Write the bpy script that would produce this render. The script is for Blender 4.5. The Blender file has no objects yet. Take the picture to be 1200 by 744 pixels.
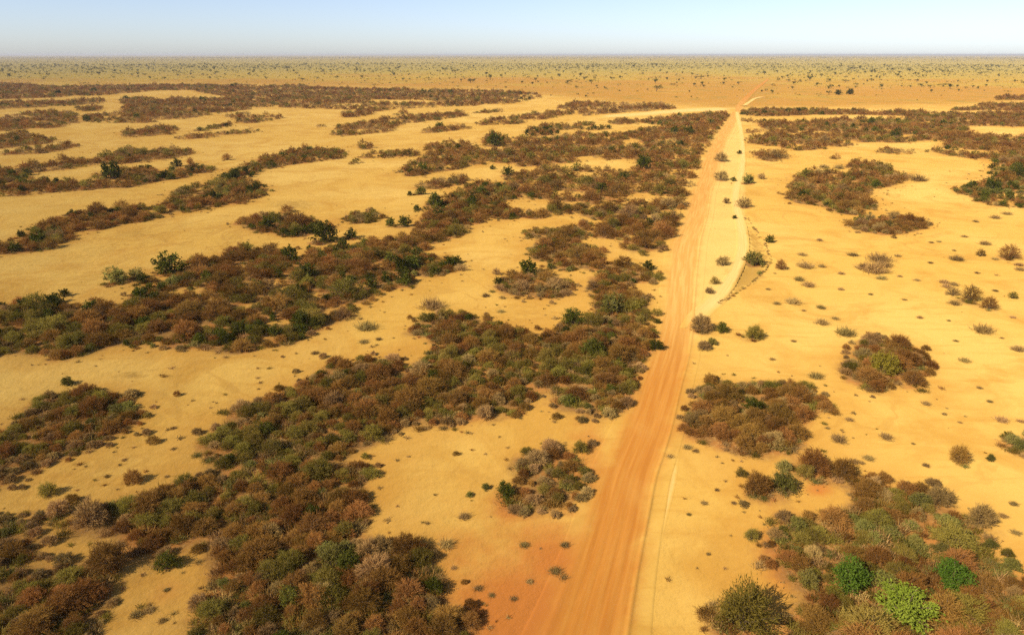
import bpy, math, random
import numpy as np
from mathutils import Vector

random.seed(7)
RNG = np.random.default_rng(11)
SC = bpy.context.scene
COL = SC.collection

# ------------------------------------------------------------------ camera
FPX, CX, CY, HORIZON = 820.0, 600.0, 372.0, 64.0      # focal length and picture centre of the 1200 x 744 photograph
CAM_H = 30.0
PITCH = math.atan((CY - HORIZON) / FPX)
cam_data = bpy.data.cameras.new('camera')
cam_data.sensor_width = 36.0
cam_data.lens = FPX / 1200.0 * 36.0
cam_data.clip_start = 0.5
cam_data.clip_end = 200000.0
cam = bpy.data.objects.new('camera', cam_data)
cam.location = (0, 0, CAM_H)
cam.rotation_euler = (math.pi / 2 - PITCH, 0, 0)
COL.objects.link(cam)
SC.camera = cam

# ------------------------------------------------------------------ sky, sun, exposure
SUN_AZ, SUN_EL = math.radians(50), math.radians(37)   # the sun stands behind the camera, over its left shoulder
world = bpy.data.worlds.new('World')
SC.world = world
world.use_nodes = True
wn = world.node_tree
wn.nodes.clear()
w_out = wn.nodes.new('ShaderNodeOutputWorld')
w_bg = wn.nodes.new('ShaderNodeBackground')
w_sky = wn.nodes.new('ShaderNodeTexSky')
w_sky.sky_type = 'NISHITA'
w_sky.sun_disc = False
w_sky.sun_elevation = SUN_EL
w_sky.sun_rotation = math.pi + SUN_AZ
w_sky.altitude = 0.0
w_sky.air_density = 0.7
w_sky.dust_density = 0.5
w_sky.ozone_density = 3.0
w_bg.inputs['Strength'].default_value = 0.13
w_hsv = wn.nodes.new('ShaderNodeHueSaturation')          # dust in the whole sky: less saturated, a breath of lavender
w_hsv.inputs['Saturation'].default_value = 0.86
w_tint = wn.nodes.new('ShaderNodeMix')
w_tint.data_type = 'RGBA'
w_tint.blend_type = 'MULTIPLY'
w_tint.inputs[0].default_value = 1.0
w_tint.inputs[7].default_value = (1.04, 0.985, 1.02, 1.0)
wn.links.new(w_sky.outputs[0], w_hsv.inputs['Color'])
wn.links.new(w_hsv.outputs[0], w_tint.inputs[6])
wn.links.new(w_tint.outputs[2], w_bg.inputs['Color'])
wn.links.new(w_bg.outputs[0], w_out.inputs['Surface'])

sun_data = bpy.data.lights.new('sun', 'SUN')
sun_data.energy = 4.8
sun_data.angle = math.radians(0.53)
sun_data.color = (1.0, 0.93, 0.80)
sun = bpy.data.objects.new('sun', sun_data)
to_sun = Vector((-math.sin(SUN_AZ) * math.cos(SUN_EL), -math.cos(SUN_AZ) * math.cos(SUN_EL), math.sin(SUN_EL)))
sun.rotation_euler = to_sun.to_track_quat('Z', 'Y').to_euler()
sun.location = to_sun * 200
COL.objects.link(sun)

SC.view_settings.view_transform = 'Standard'
SC.view_settings.look = 'None'
SC.view_settings.gamma = 1.0
SC.view_settings.exposure = 0.25
SC.view_settings.use_curve_mapping = False
SC.cycles.max_bounces = 4
SC.cycles.diffuse_bounces = 2
SC.cycles.transmission_bounces = 2
SC.cycles.volume_bounces = 0
SC.cycles.use_denoising = False
SC.cycles.use_adaptive_sampling = True
SC.cycles.adaptive_threshold = 0.025

# ------------------------------------------------------------------ from the photograph to the ground and back
SP, CP = math.sin(PITCH), math.cos(PITCH)


def ground(px, py):
    """Where on the flat ground a point of the photograph lies."""
    v = (np.asarray(py, float) - CY) / FPX
    d = CAM_H / np.maximum(SP + v * CP, 1e-5)
    return d * (np.asarray(px, float) - CX) / FPX, d * (CP - v * SP)


def proj(x, y, z=0.0):
    """The photograph's pixel of a point of the place, and its depth."""
    h = CAM_H - z
    d = y * CP + h * SP
    ds = np.where(d > 0.5, d, 0.5)
    v = (h * CP - y * SP) / ds
    px = CX + FPX * x / ds
    py = CY + FPX * v
    px = np.where(d > 0.5, px, -9999.0)
    return px, py, d


def inside(px, py, poly):
    px = np.asarray(px, float); py = np.asarray(py, float)
    res = np.zeros(px.shape, bool)
    n = len(poly)
    j = n - 1
    for i in range(n):
        xi, yi = poly[i]; xj, yj = poly[j]
        if yi != yj:
            c = ((yi > py) != (yj > py)) & (px < (xj - xi) * (py - yi) / (yj - yi) + xi)
            res ^= c
        j = i
    return res


_wv = np.random.default_rng(5)
_WAVES = [(_wv.uniform(0, 2 * math.pi), _wv.uniform(0, 2 * math.pi), _wv.uniform(0.75, 1.3)) for _ in range(64)]


def waves(x, y, length, k0=0, n=10):
    """Smooth aimless noise of about the given wavelength, around -1 to 1."""
    s = 0
    for k in range(k0, k0 + n):
        a, ph, m = _WAVES[k % 64]
        s = s + np.sin((x * math.cos(a) + y * math.sin(a)) * 2 * math.pi / (length * m) + ph)
    return s / math.sqrt(n / 2.0) * 0.6


def smooth(a, b, x):
    t = np.clip((x - a) / (b - a), 0, 1)
    return t * t * (3 - 2 * t)


# ------------------------------------------------------------------ traces: road and tracks (y, edge, edge) in the photograph
ROAD = [(775, 628, 727), (744, 641, 733), (700, 659, 740), (650, 678, 749), (600, 695, 759), (560, 707, 767), (530, 720, 777), (500, 733, 786),
        (470, 745, 793), (450, 752, 798), (420, 764, 806), (400, 770, 809), (370, 779, 812), (340, 783, 814), (310, 787, 817), (290, 790, 819),
        (250, 806, 829), (230, 811, 832), (210, 818, 838), (190, 824, 843), (170, 834, 849), (150, 846, 859), (140, 854, 864.5), (130, 859.5, 867.5),
        (122, 865, 871.5), (112, 875, 880), (102, 886.5, 890.5), (97, 893.5, 896.8), (93, 899, 901.4)]
TRACK = [(385, 800, 816), (372, 808, 826), (355, 826, 844), (340, 840, 854), (325, 852, 863), (310, 860, 870), (290, 865.5, 875), (270, 865, 873.5),
         (250, 861, 868.5), (235, 858.5, 865), (220, 860, 866), (205, 865, 870.5), (190, 867.5, 872.5), (177, 868, 872.5), (160, 867, 871), (148, 865.5, 869), (138, 863, 866.5), (131, 861.5, 865)]
RUT = [(760, 741.5, 746.5), (744, 746, 750.5), (690, 756, 760), (640, 767, 770.5), (600, 778, 781), (560, 787.5, 790.3), (535, 791, 793.4), (505, 793, 795)]
BRANCH = [(124.5, 869, 874), (119, 878, 881.5), (115.5, 884, 888), (113.6, 893, 898)]
CROSS_PATH = [(862, 127.2, 130.2), (830, 127.4, 130.6), (800, 128.8, 132), (770, 131, 134.4), (740, 133.6, 136.6), (700, 136, 138.4)]

# ------------------------------------------------------------------ traces: the thickets (outlines in the photograph), what grows in them
# kinds: rusty, olive, dry, green, pale
MIX_NEAR = dict(rusty=.42, olive=.33, dry=.14, green=.07, pale=.04)
MIX_LEFT = dict(rusty=.30, olive=.28, dry=.36, green=.02, pale=.04)
MIX_DARK = dict(rusty=.43, olive=.29, dry=.08, green=.14, pale=.06)
MIX_BLOCK = dict(rusty=.54, olive=.25, dry=.16, green=.04, pale=.01)
MIX_DRY = dict(rusty=.52, olive=.08, dry=.40, green=0, pale=0)
MIX_FAR = dict(rusty=.40, olive=.22, dry=.34, green=.03, pale=.01)
MIX_CORNER = dict(rusty=.38, olive=.24, dry=.11, green=0, pale=.27)
MIX_GREEN = dict(rusty=.25, olive=.15, dry=.05, green=.35, pale=.20)
THICKETS = [
    ('big front thicket', MIX_NEAR, 1.15, [(125,625),(127,610),(150,590),(172,572),(200,563),(230,552),(257,547),(252,527),(242,515),(262,490),(285,470),(325,450),(345,441),(367,441),(382,424),(420,415),(440,418),(477,416),(470,440),(450,444),(470,448),(490,433),(507,412),(500,397),(472,390),(492,370),(525,361),(570,366),(600,380),(632,388),(652,376),(667,361),(695,366),(700,355),(690,335),(700,318),(735,330),(752,346),(778,365),(782,385),(779,403),(760,422),(755,437),(752,455),(745,472),(730,486),(700,494),(675,502),(660,485),(658,458),(645,450),(625,453),(620,487),(600,489),(565,491),(530,506),(505,503),(470,504),(440,516),(433,524),(440,555),(420,566),(433,580),(442,613),(432,632),(460,630),(490,622),(515,635),(492,652),(500,662),(512,680),(522,692),(550,698),(570,720),(562,790),(205,790),(215,738),(245,728),(243,700),(250,650),(215,646),(208,634),(150,643)]),
    ('bottom corner thicket', MIX_LEFT, 1.35, [(-40,598),(20,588),(46,595),(50,618),(45,640),(78,640),(76,658),(100,666),(112,688),(142,700),(150,710),(130,720),(112,738),(100,790),(-40,790)]),
    ('frame-edge sandy thicket', MIX_LEFT, 1.35, [(-40,505),(0,497),(30,484),(33,467),(52,455),(97,452),(135,449),(153,454),(150,464),(180,470),(186,487),(162,500),(147,517),(130,527),(77,538),(50,541),(37,552),(35,570),(15,581),(-40,590)]),
    ('long dark middle thicket', MIX_DARK, 1.0, [(-40,358),(0,355),(20,348),(60,348),(70,355),(100,355),(120,352),(145,355),(147,343),(162,337),(175,335),(174,324),(215,322),(217,305),(230,300),(265,300),(258,287),(275,285),(300,289),(337,294),(352,302),(362,289),(400,287),(425,280),(475,272),(485,257),(500,252),(497,237),(525,230),(540,217),(560,212),(600,212),(620,240),(600,256),(575,258),(552,263),(547,273),(515,281),(495,293),(545,307),(540,320),(512,328),(455,343),(440,353),(412,367),(385,388),(332,403),(300,411),(250,413),(175,411),(140,406),(75,421),(25,421),(-40,430)]),
    ('dense roadside scrub block', MIX_BLOCK, 1.0, [(712,141),(760,138),(805,134),(830,131),(855,132),(856,141),(845,151),(837,166),(829,184),(822,201),(812,216),(811,230),(802,246),(806,266),(795,282),(775,297),(755,301),(730,296),(727,287),(695,276),(655,262),(650,256),(600,256),(600,245),(640,245),(650,236),(600,232),(590,215),(600,200),(655,195),(700,195),(740,200),(745,186),(690,190),(615,196),(600,191),(562,193),(525,201),(495,206),(470,208),(465,200),(480,190),(500,182),(492,172),(517,166),(545,165),(565,172),(570,157),(577,152),(585,160),(600,160),(650,160),(675,155),(720,155),(745,152),(780,147),(715,146)]),
    ('scrub spur beside the road', MIX_BLOCK, 1.0, [(620,292),(632,280),(602,277),(612,266),(670,264),(695,275),(684,282),(710,291),(707,305),(750,304),(772,312),(780,327),(765,341),(735,338),(702,332),(675,323),(650,313),(625,301)]),
    ('small green-topped island thicket', MIX_DRY, 1.0, [(580,345),(583,325),(600,318),(632,315),(652,320),(683,337),(670,346),(625,351),(585,352)]),
    ('lone thicket against the road', dict(rusty=.42, olive=.14, dry=.44, green=0, pale=0), 1.3, [(602,602),(590,575),(608,540),(610,515),(640,513),(665,528),(690,546),(716,552),(708,572),(700,592),(675,605),(625,611)]),
    ('long thin hedge-like thicket', MIX_DARK, 1.0, [(-40,308),(0,301),(30,299),(45,295),(82,287),(92,278),(120,268),(155,261),(200,252),(250,246),(290,241),(298,232),(315,228),(322,222),(295,207),(310,200),(345,193),(400,186),(412,181),(400,175),(367,172),(337,175),(300,186),(270,200),(250,210),(207,222),(190,239),(150,241),(107,243),(67,255),(25,270),(0,282),(-40,290)]),
    ('rusty patch beyond dark thicket', MIX_DARK, 1.0, [(272,260),(300,250),(340,244),(345,252),(365,256),(392,262),(388,272),(348,278),(300,271),(285,268)]),
    ('small olive patch', dict(rusty=.3, olive=.6, dry=.1, green=0, pale=0), 1.0, [(397,260),(410,250),(430,242),(452,246),(450,256),(430,262),(405,263)]),
    ('strip before the scrub block', MIX_FAR, 1.0, [(482,220),(490,210),(545,206),(562,212),(525,220),(492,223)]),
    ('distant scrub stripes', MIX_DARK, 1.0, [(-40,196),(0,195),(20,200),(35,207),(75,211),(105,211),(110,203),(140,197),(175,194),(190,200),(235,190),(260,198),(250,203),(200,211),(150,220),(100,223),(60,227),(0,231),(-40,233)]),
    ('distant scrub stripes', MIX_FAR, 1.0, [(20,195),(37,190),(90,186),(125,180),(147,172),(175,175),(195,172),(225,175),(232,179),(200,189),(160,191),(120,194),(50,202),(20,204)]),
    ('distant scrub stripes', MIX_FAR, 1.0, [(412,182),(450,175),(490,176),(493,183),(460,186),(420,185)]),
    ('distant scrub stripes', MIX_FAR, .8, [(400,190),(415,186),(432,188),(425,193),(405,194)]),
    ('distant scrub stripes', MIX_FAR, .8, [(416,173),(424,168),(434,167),(440,174),(430,176)]),
    ('distant scrub stripes', MIX_FAR, 1.0, [(387,155),(395,147),(440,140),(475,135),(540,131),(552,136),(525,140),(482,145),(465,147),(475,152),(450,156),(400,161),(388,160)]),
    ('distant scrub stripes', MIX_FAR, 1.0, [(398,131),(432,128),(440,134),(420,138),(402,138)]),
    ('distant scrub stripes', MIX_FAR, 1.0, [(458,133),(475,129),(482,134),(462,137)]),
    ('distant scrub stripes', MIX_FAR, 1.0, [(493,154),(510,148),(540,145),(557,150),(525,155),(500,157)]),
    ('distant scrub stripes', MIX_FAR, 1.0, [(550,145),(575,139),(600,135),(650,130),(672,129),(676,134),(640,140),(600,147),(562,147)]),
    ('distant scrub stripes', MIX_FAR, 1.0, [(552,131),(588,128),(588,132),(555,134)]),
    ('distant scrub stripes', MIX_DARK, 1.0, [(612,157),(625,147),(660,144),(695,142),(700,148),(725,150),(700,153),(657,153),(650,160),(616,160)]),
    ('distant scrub stripes', MIX_DRY, 1.0, [(648,127),(675,118.5),(725,120.5),(775,120.5),(797,127),(775,130.5),(740,131.5),(700,135.5),(682,137),(676,131)]),
    ('distant scrub stripes', MIX_FAR, 1.0, [(300,101),(350,100),(400,103),(475,104),(600,106.5),(630,109),(636,115),(600,122),(550,125),(512,126),(475,128),(440,131),(375,128),(300,126)]),
    ('distant scrub stripes', MIX_FAR, 1.0, [(-40,96),(0,97),(75,101),(175,99),(300,99.5),(300,120),(262,115),(250,112),(222,106),(175,107.5),(125,112),(45,115.5),(-40,118)]),
    ('distant scrub stripes', MIX_FAR, 1.0, [(-40,119),(60,118),(122,115.5),(122,122),(75,125),(15,128),(-40,132)]),
    ('distant scrub stripes', MIX_FAR, 1.0, [(140,117),(150,114),(250,114.5),(302,116),(302,128),(255,134),(220,140),(175,144.5),(107,145),(95,139),(110,133.5),(140,131),(143,125)]),
    ('distant scrub stripes', MIX_FAR, 1.0, [(82,128),(110,123),(122,124),(118,130),(95,131.5)]),
    ('distant scrub stripes', MIX_FAR, 1.0, [(-40,139),(0,137),(30,132),(60,128),(90,132),(92,147),(55,151.5),(32,151.5),(-40,160)]),
    ('distant scrub stripes', MIX_FAR, 1.0, [(-40,160),(0,158),(25,153),(55,160),(73,163),(60,168),(20,174),(-40,178)]),
    ('distant scrub stripes', MIX_FAR, 1.0, [(-40,183),(0,180),(20,175),(77,167),(100,170.5),(62,179),(25,181),(-40,186)]),
    ('distant scrub stripes', MIX_FAR, 1.0, [(140,160),(147,152),(195,147),(210,150),(207,158),(162,161.5),(140,162)]),
    ('distant scrub stripes', MIX_DARK, 1.0, [(225,152.5),(250,146),(270,142.5),(273,148),(252,153.5),(228,154.5)]),
    ('distant scrub stripes', MIX_FAR, 1.0, [(202,160),(225,157),(275,153),(310,149.5),(310,155),(250,161.5),(205,164.5)]),
    ('distant scrub stripes', MIX_FAR, 1.0, [(265,136),(285,131),(300,135),(330,135),(330,140),(300,144.5),(278,145.5),(270,139)]),
    ('distant scrub stripes', MIX_FAR, .9, [(365,148),(375,145.5),(385,147.5),(375,150)]),
    # right of the road
    ('thicket crowding the road edge', dict(rusty=.70, olive=.12, dry=.18, green=.0, pale=.0), 1.1, [(785,490),(795,467),(807,447),(837,439),(875,441),(925,443),(955,450),(982,465),(967,482),(937,497),(942,512),(915,531),(895,537),(850,529),(825,516),(790,503)]),
    ('round thicket on open sand', dict(rusty=.52, olive=.12, dry=.36, green=0, pale=0), 1.0, [(980,418),(988,403),(1003,393),(1030,390),(1060,394),(1087,412),(1098,432),(1075,455),(1025,463),(1000,449),(982,433)]),
    ('mixed bright green corner thicket', MIX_CORNER, 1.15, [(900,647),(899,605),(912,595),(950,597),(957,615),(972,612),(975,595),(1000,594),(1014,584),(1010,560),(1020,549),(1040,547),(1062,555),(1082,561),(1092,576),(1120,592),(1137,609),(1162,625),(1195,642),(1240,680),(1240,800),(925,800),(927,720),(945,690),(935,672),(908,662)]),
    ('small thicket at frame edge', MIX_CORNER, 1.0, [(1172,515),(1180,497),(1240,497),(1240,556),(1190,538)]),
    ('large island thicket on plain', MIX_BLOCK, 1.0, [(915,222),(930,205),(960,196),(990,200),(995,190),(1005,185),(1035,191),(1050,200),(1075,205),(1070,212),(1040,218),(1022,226),(1032,241),(1020,250),(995,253),(975,250),(945,241),(925,236)]),
    ('low thicket before island thicket', MIX_DRY, 1.0, [(981,261),(1000,254),(1035,250),(1060,251),(1092,259),(1095,266),(1060,273),(1045,276),(1012,272)]),
    ('dark green plain thicket', MIX_GREEN, 1.0, [(1107,222),(1120,218),(1140,214),(1160,210),(1157,202),(1167,189),(1240,184),(1240,250),(1182,242),(1152,240),(1130,231)]),
    ('distant scrub stripes', MIX_DRY, 1.0, [(877,177),(900,175),(915,179),(930,186),(910,191),(885,186)]),
    ('distant scrub stripes', MIX_BLOCK, 1.0, [(866,135),(867,129),(887,126.5),(930,126.5),(1012,129),(1065,129.5),(1100,131.5),(1240,131),(1240,147),(1200,149),(1182,149),(1134,148.5),(1140,157),(1240,160),(1240,188),(1165,192),(1140,187),(1105,181),(1075,178),(1112,168),(1082,166),(1040,168),(1010,167),(984,162),(1008,170),(960,176),(937,177),(900,171),(872,168),(872,161),(900,155),(888,146),(890,140),(930,141),(980,139),(1040,138.5),(1070,137),(1020,135),(960,135),(900,137.5)]),
    ('distant scrub stripes', MIX_DRY, 1.0, [(1030,177),(1042,172),(1070,176),(1066,182),(1035,182)]),
    ('distant scrub stripes', MIX_DRY, .8, [(872,156),(880,152),(893,152),(893,156.5)]),
    ('distant scrub stripes', MIX_DRY, .8, [(865,143),(868,139),(892,142),(895,145)]),
    ('distant scrub stripes', MIX_BLOCK, 1.0, [(1100,130),(1125,126),(1150,121.5),(1240,120),(1240,131)]),
    ('distant scrub stripes', MIX_DRY, 1.0, [(1162,116),(1175,112),(1240,112),(1240,117.5),(1165,118)]),
    ('distant scrub stripes', MIX_DRY, .7, [(966,185),(975,181),(988,184),(982,188)]),
]
HOLES = [[(300,351),(322,338),(346,325),(351,334),(325,346),(305,353)], [(238,351),(262,345),(258,357),(246,358)], [(722,165),(745,163),(762,170),(735,171)],
         [(596,236),(620,233),(641,238),(632,245),(598,246)], [(725,230),(760,226),(790,232),(760,237),(728,237)], [(432,306),(447,303),(455,313),(440,315)],
         [(170,120),(240,109),(232,113),(176,116)], [(430,117),(500,118),(520,121),(440,121)], [(120,137),(145,135),(146,138),(122,139.5)],
         [(355,523),(385,533),(378,546),(358,540)], [(650,147),(672,145),(678,147),(660,148.5)], [(1130,176),(1165,177),(1168,181),(1138,181)],
         [(920,157),(945,156.5),(945,158.5),(922,159)], [(1020,640),(1040,637),(1042,645),(1025,647)], [(1008,668),(1050,672),(1065,682),(1042,688),(1030,675)]]

# plants one can pick out singly: (x, y of the foot, width, kind, label or None), all in the photograph
G, R, O, D, P, B = 'green', 'rusty', 'olive', 'dry', 'pale', 'bright'
SINGLES = [
    (878, 752, 84, O, 'broad dark olive bush cut by the bottom edge, beside the pale wheel rut'),
    (1002, 697, 54, B, 'deep green bush in the mixed thicket, closest of the bright ones to the road'),
    (1069, 737, 68, 'fresh', 'broad lime green bush, lowest of the bright ones in the mixed thicket'),
    (1124, 692, 46, B, 'compact vivid green bush standing alone among brown shrubs, farthest bright one from the road'),
    (1040, 694, 34, P, 'pale grey-green bush squeezed between the deep green bush and the lime green bush'),
    (950, 690, 30, P, 'pale leggy bush at the sandy corner of the mixed thicket'),
    (890, 583, 37, R, 'round dark rusty bush beside a pale green bush on the sand near the road'),
    (921, 580, 38, P, 'grey-green round bush leaning against the dark rusty bush on the sand'),
    (920, 555, 22, P, 'small spreading green bush behind the grey-green round bush'),
    (946, 561, 23, O, 'small olive bush between the spreading green bush and red soil'),
    (957, 556, 38, R, 'wide rusty bush on red soil next to the round brown bush'),
    (992, 562, 34, R, 'smooth round dark brown bush at the head of the sandy gully'),
    (1128, 543, 29, R, 'single reddish brown round bush alone on bare sand'),
    (1106, 592, 34, D, 'open reddish twiggy bush just above the mixed thicket edge'),
    (1155, 617, 38, D, 'pale grey wispy bush on sand beside the mixed thicket'),
    (1096, 570, 17, D, 'thin upright twiggy bush at the tip of the mixed thicket'),
    (882, 636, 20, O, 'small olive bush alone on sand close to the red soil patch'),
    (118, 676, 52, R, 'dark rusty bush with a black shadow in the sandy gap'),
    (192, 668, 32, G, 'small dark green bush alone in the sandy gap behind the big front thicket'),
    (230, 716, 27, D, 'small grey twiggy bush by the pale rubble edge of the big front thicket'),
    (100, 622, 46, D, 'grey-brown twiggy bush on sand between the corner thicket and the edge thicket'),
    (54, 585, 24, O, 'small olive bush with a short shadow under the edge thicket'),
    (65, 609, 28, D, 'faint grey twiggy bush next to the grey-brown twiggy bush'),
    (77, 452, 16, G, 'tiny dark green bush alone on sand above the edge thicket'),
    (154, 571, 24, R, 'single low dark brown bush in the middle of the sandy gap'),
    (157, 327, 20, P, 'grey-green bush at the outer end of the dark green trio'),
    (195, 322, 38, G, 'largest blackish green bush of the trio above the long dark thicket'),
    (166, 333, 19, G, 'lower dark green bush of the trio above the long dark thicket'),
    (133, 333, 30, P, 'flat grey-green bush alone on sand beyond the dark green trio'),
    (73, 348, 14, G, 'tiny dark bush on sand touching the long dark thicket'),
    (162, 352, 22, G, 'dark green bush on the upper rim of the long dark thicket'),
    (231, 318, 27, R, 'domed brown bush at the upper rim of the long dark thicket'),
    (338, 308, 26, G, 'blackish green bush at the tip of the dark thicket arm'),
    (302, 340, 17, G, 'small dark green bush beside the sandy gap in the dark thicket'),
    (356, 326, 26, G, 'mid green bush at the neck of the long dark thicket'),
    (435, 340, 20, G, 'green bush on the lower rim of the long dark thicket'),
    (380, 286, 36, G, 'dark green bush at the end of the rusty patch'),
    (411, 281, 18, G, 'blackish bush with a shadow streak beside the rusty patch'),
    (457, 267, 15, G, 'farther one of two blackish round bushes beside the dark thicket'),
    (474, 268, 19, G, 'closer one of two blackish round bushes beside the dark thicket'),
    (510, 243, 24, G, 'dark green bush at the upper tip of the dark thicket'),
    (493, 229, 15, G, 'dark flat bush below the strip before the scrub block'),
    (480, 230, 8, G, 'tiny dark bush next to the dark flat bush below the strip'),
    (488, 246, 10, G, 'tiny dark round bush on sand outside the dark thicket tip'),
    (595, 207, 16, G, 'dark green bush standing free below the scrub block wing'),
    (577, 199, 8, G, 'tiny dark bush standing free below the scrub block wing'),
    (580, 172, 24, G, 'dark green bush crowning the upper wing of the scrub block'),
    (755, 200, 26, G, 'big dark green bush deep in the roadside scrub block'),
    (791, 158, 14, G, 'dark green bush of a pair near the far end of the scrub block'),
    (808, 158, 14, G, 'dark green bush nearer the road of the pair at the far end'),
    (100, 143, 12, G, 'blackish green tree-like bush at the far distant stripe'),
    (127, 211, 30, G, 'blackish green bush on the upper rim of a distant stripe'),
    (206, 196, 14, G, 'dark green bush between two distant stripes'),
    (222, 193, 11, R, 'small brown bush beside the dark green bush of the distant stripes'),
    (265, 188, 11, R, 'small brown dome alone between two distant stripes'),
    (30, 206, 13, G, 'dark green bush at the edge end of a distant stripe'),
    (619, 323, 29, G, 'dark green bush crowning the small island thicket'),
    (584, 334, 13, G, 'small green bush at the outer foot of the small island thicket'),
    (582, 323, 12, D, 'grey twiggy bush behind the small island thicket'),
    (667, 318, 10, P, 'small grey-green bush at the lower rim of the scrub spur'),
    (645, 315, 13, P, 'pale green bush near the outer end of the scrub spur'),
    (760, 317, 17, G, 'mid green bush at the road end of the scrub spur'),
    (742, 332, 10, G, 'small green bush inside the road end of the scrub spur'),
    (672, 382, 30, G, 'dark olive green bush beside the sandy bay of the big front thicket'),
    (697, 384, 24, O, 'olive bush next to the dark olive green bush of the sandy bay'),
    (718, 369, 36, P, 'wide grey-green bush at the neck of the big front thicket'),
    (769, 412, 20, G, 'green bush on the road edge of the big front thicket'),
    (592, 586, 28, G, 'dark green bush clinging to the outer side of the lone roadside thicket'),
    (569, 576, 13, P, 'small open green plant beside the lone roadside thicket'),
    (550, 583, 10, P, 'tiny green plant outside the small open green plant'),
    (681, 533, 21, O, 'small yellowish green bush between the lone thicket and the road'),
    (694, 524, 13, D, 'bare upright twig bush beside the small yellowish green bush'),
    (1040, 443, 40, 'lime', 'yellow-green bush in the heart of the round thicket'),
    (885, 488, 30, G, 'green bush half hidden in the rusty thicket at the road edge'),
    (885, 309, 27, P, 'blue-green dome bush inside the brown hollow beside the pale track'),
    (891, 322, 8, P, 'tiny green plant at the lower rim of the brown hollow'),
    (848, 312, 17, D, 'flat twiggy plant between the red road and the pale track'),
    (838, 334, 13, O, 'flat green plant near the fork of the road and the pale track'),
    (832, 345, 12, D, 'small brown twig bush near the fork of the road and the pale track'),
    (824, 390, 30, D, 'grey-brown wispy bush at the fork, touching the road'),
    (847, 391, 18, G, 'round green bush beside the wispy bush at the fork'),
    (886, 398, 25, O, 'flat straw-coloured plant alone on sand beyond the fork'),
    (835, 405, 14, P, 'small pale green plant under the fork bushes'),
    (826, 411, 17, D, 'low faded plant under the fork bushes'),
    (903, 286, 14, G, 'small blackish bush with a shadow on the rim of the brown hollow'),
    (916, 318, 16, R, 'small brown round bush beyond the brown hollow'),
    (846, 190, 17, D, 'far grey bush on the verge between the road and the pale track'),
    (846, 212, 17, D, 'middle grey bush on the verge between the road and the pale track'),
    (867, 181, 7, G, 'dark round bush standing on the pale track line'),
    (860, 213, 8, G, 'tiny dark bush beside the middle grey verge bush'),
    (878, 216, 18, P, 'leafy grey-green bush against the far side of the pale track'),
    (893, 211, 11, D, 'small brown bush beyond the leafy grey-green track bush'),
    (852, 239, 10, D, 'upright twig bush between the road and the pale track'),
    (873, 244, 19, D, 'brown bush hugging the bend of the pale track'),
    (861, 257, 7, G, 'tiny dark plant in the pale verge above the flat twiggy plant'),
    (869, 561, 15, O, 'small olive plant on sand beside the rusty round bush'),
    (1163, 540, 13, P, 'tiny green plant between the reddish bush and the frame-edge thicket'),
    (1186, 304, 23, R, 'rusty bush alone far out on the plain'),
    (1141, 355, 26, R, 'wider of two rusty bushes side by side on the plain'),
    (1162, 364, 21, R, 'smaller of two rusty bushes side by side on the plain'),
    (1118, 348, 16, D, 'pale grey bush next to the two rusty bushes on the plain'),
    (1151, 301, 12, R, 'small brown bush a little way from the lone rusty bush'),
    (1189, 350, 12, O, 'small olive plant beyond the two rusty bushes'),
    (430, 262, 10, O, None), (1010, 262, 16, G, 'green bush on the crest of the low island patch'), (1035, 260, 13, G, 'second green bush on the crest of the low island patch'),
    (983, 111.5, 9, G, 'dark shrub of the pair standing in the orange savanna'), (997, 111, 10, G, 'farther dark shrub of the pair standing in the orange savanna'),
]
TUFTS = [(940,298,8),(943,313,16),(963,312,7),(986,321,7),(936,330,10),(947,336,12),(1032,328,11),(1054,326,5),(1074,331,6),(1024,319,24),(1012,314,14),(1036,312,14),(1030,305,22),(1000,298,10),
    (929,355,14),(910,356,7),(962,360,9),(942,363,4),(963,379,12),(979,372,7),(990,393,18),(1091,285,5),(1118,294,4),(1121,305,14),(1154,286,11),(1143,261,6),(1166,256,9),(1180,251,9),(1166,304,7),
    (1194,312,9),(1195,317,8),(1106,333,10),(1117,335,9),(1109,338,9),(1118,357,11),(1142,338,5),(1166,341,6),(1112,375,4),(1152,389,18),(1193,411,13),(1130,424,11),(1174,396,4),(956,441,15),(995,493,8),
    (982,518,14),(1038,514,12),(969,504,5),(1017,537,11),(1001,541,10),(1010,542,6),(1106,486,5),(1085,474,8),(1174,492,12),(1196,493,7),(1085,545,7),(146,541,6),(126,560,6),(544,606,12),(532,665,6),
    (501,614,5),(614,639,10),(662,640,10),(651,671,13),(661,678,10),(621,682,8),(602,702,8),(807,603,5),(805,525,9),(815,529,7),(785,536,8),(506,361,22),(429,384,20),(426,402,10),(444,399,6),(369,414,8),
    (587,366,8),(569,348,8),(1076,212,14),(965,197,10),(983,198,9),(1100,284,5),(1130,278,6),(1062,261,5),(1052,300,6),(960,283,6),(1005,273,6),(196,560,5),(204,529,6),(203,502,6),(135,700,8),(175,715,12),
    (160,720,14),(190,728,9),(195,690,7),(522,640,16),(560,690,9),(576,698,7),(470,645,9),(690,562,9),(672,548,8),(1188,590,8),(1176,604,9),(1190,625,10),(1125,495,4),(1070,520,4),(930,400,5),(905,420,6),
    (860,590,6),(840,575,5),(825,590,7),(830,650,5),(860,700,8),(1148,455,5),(1160,470,6),(1120,400,5),(1078,372,6),(1060,352,5),(1020,345,5),(985,340,6),(900,340,5),(1187,372,6),(1145,320,5),(1090,310,5)]
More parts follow.
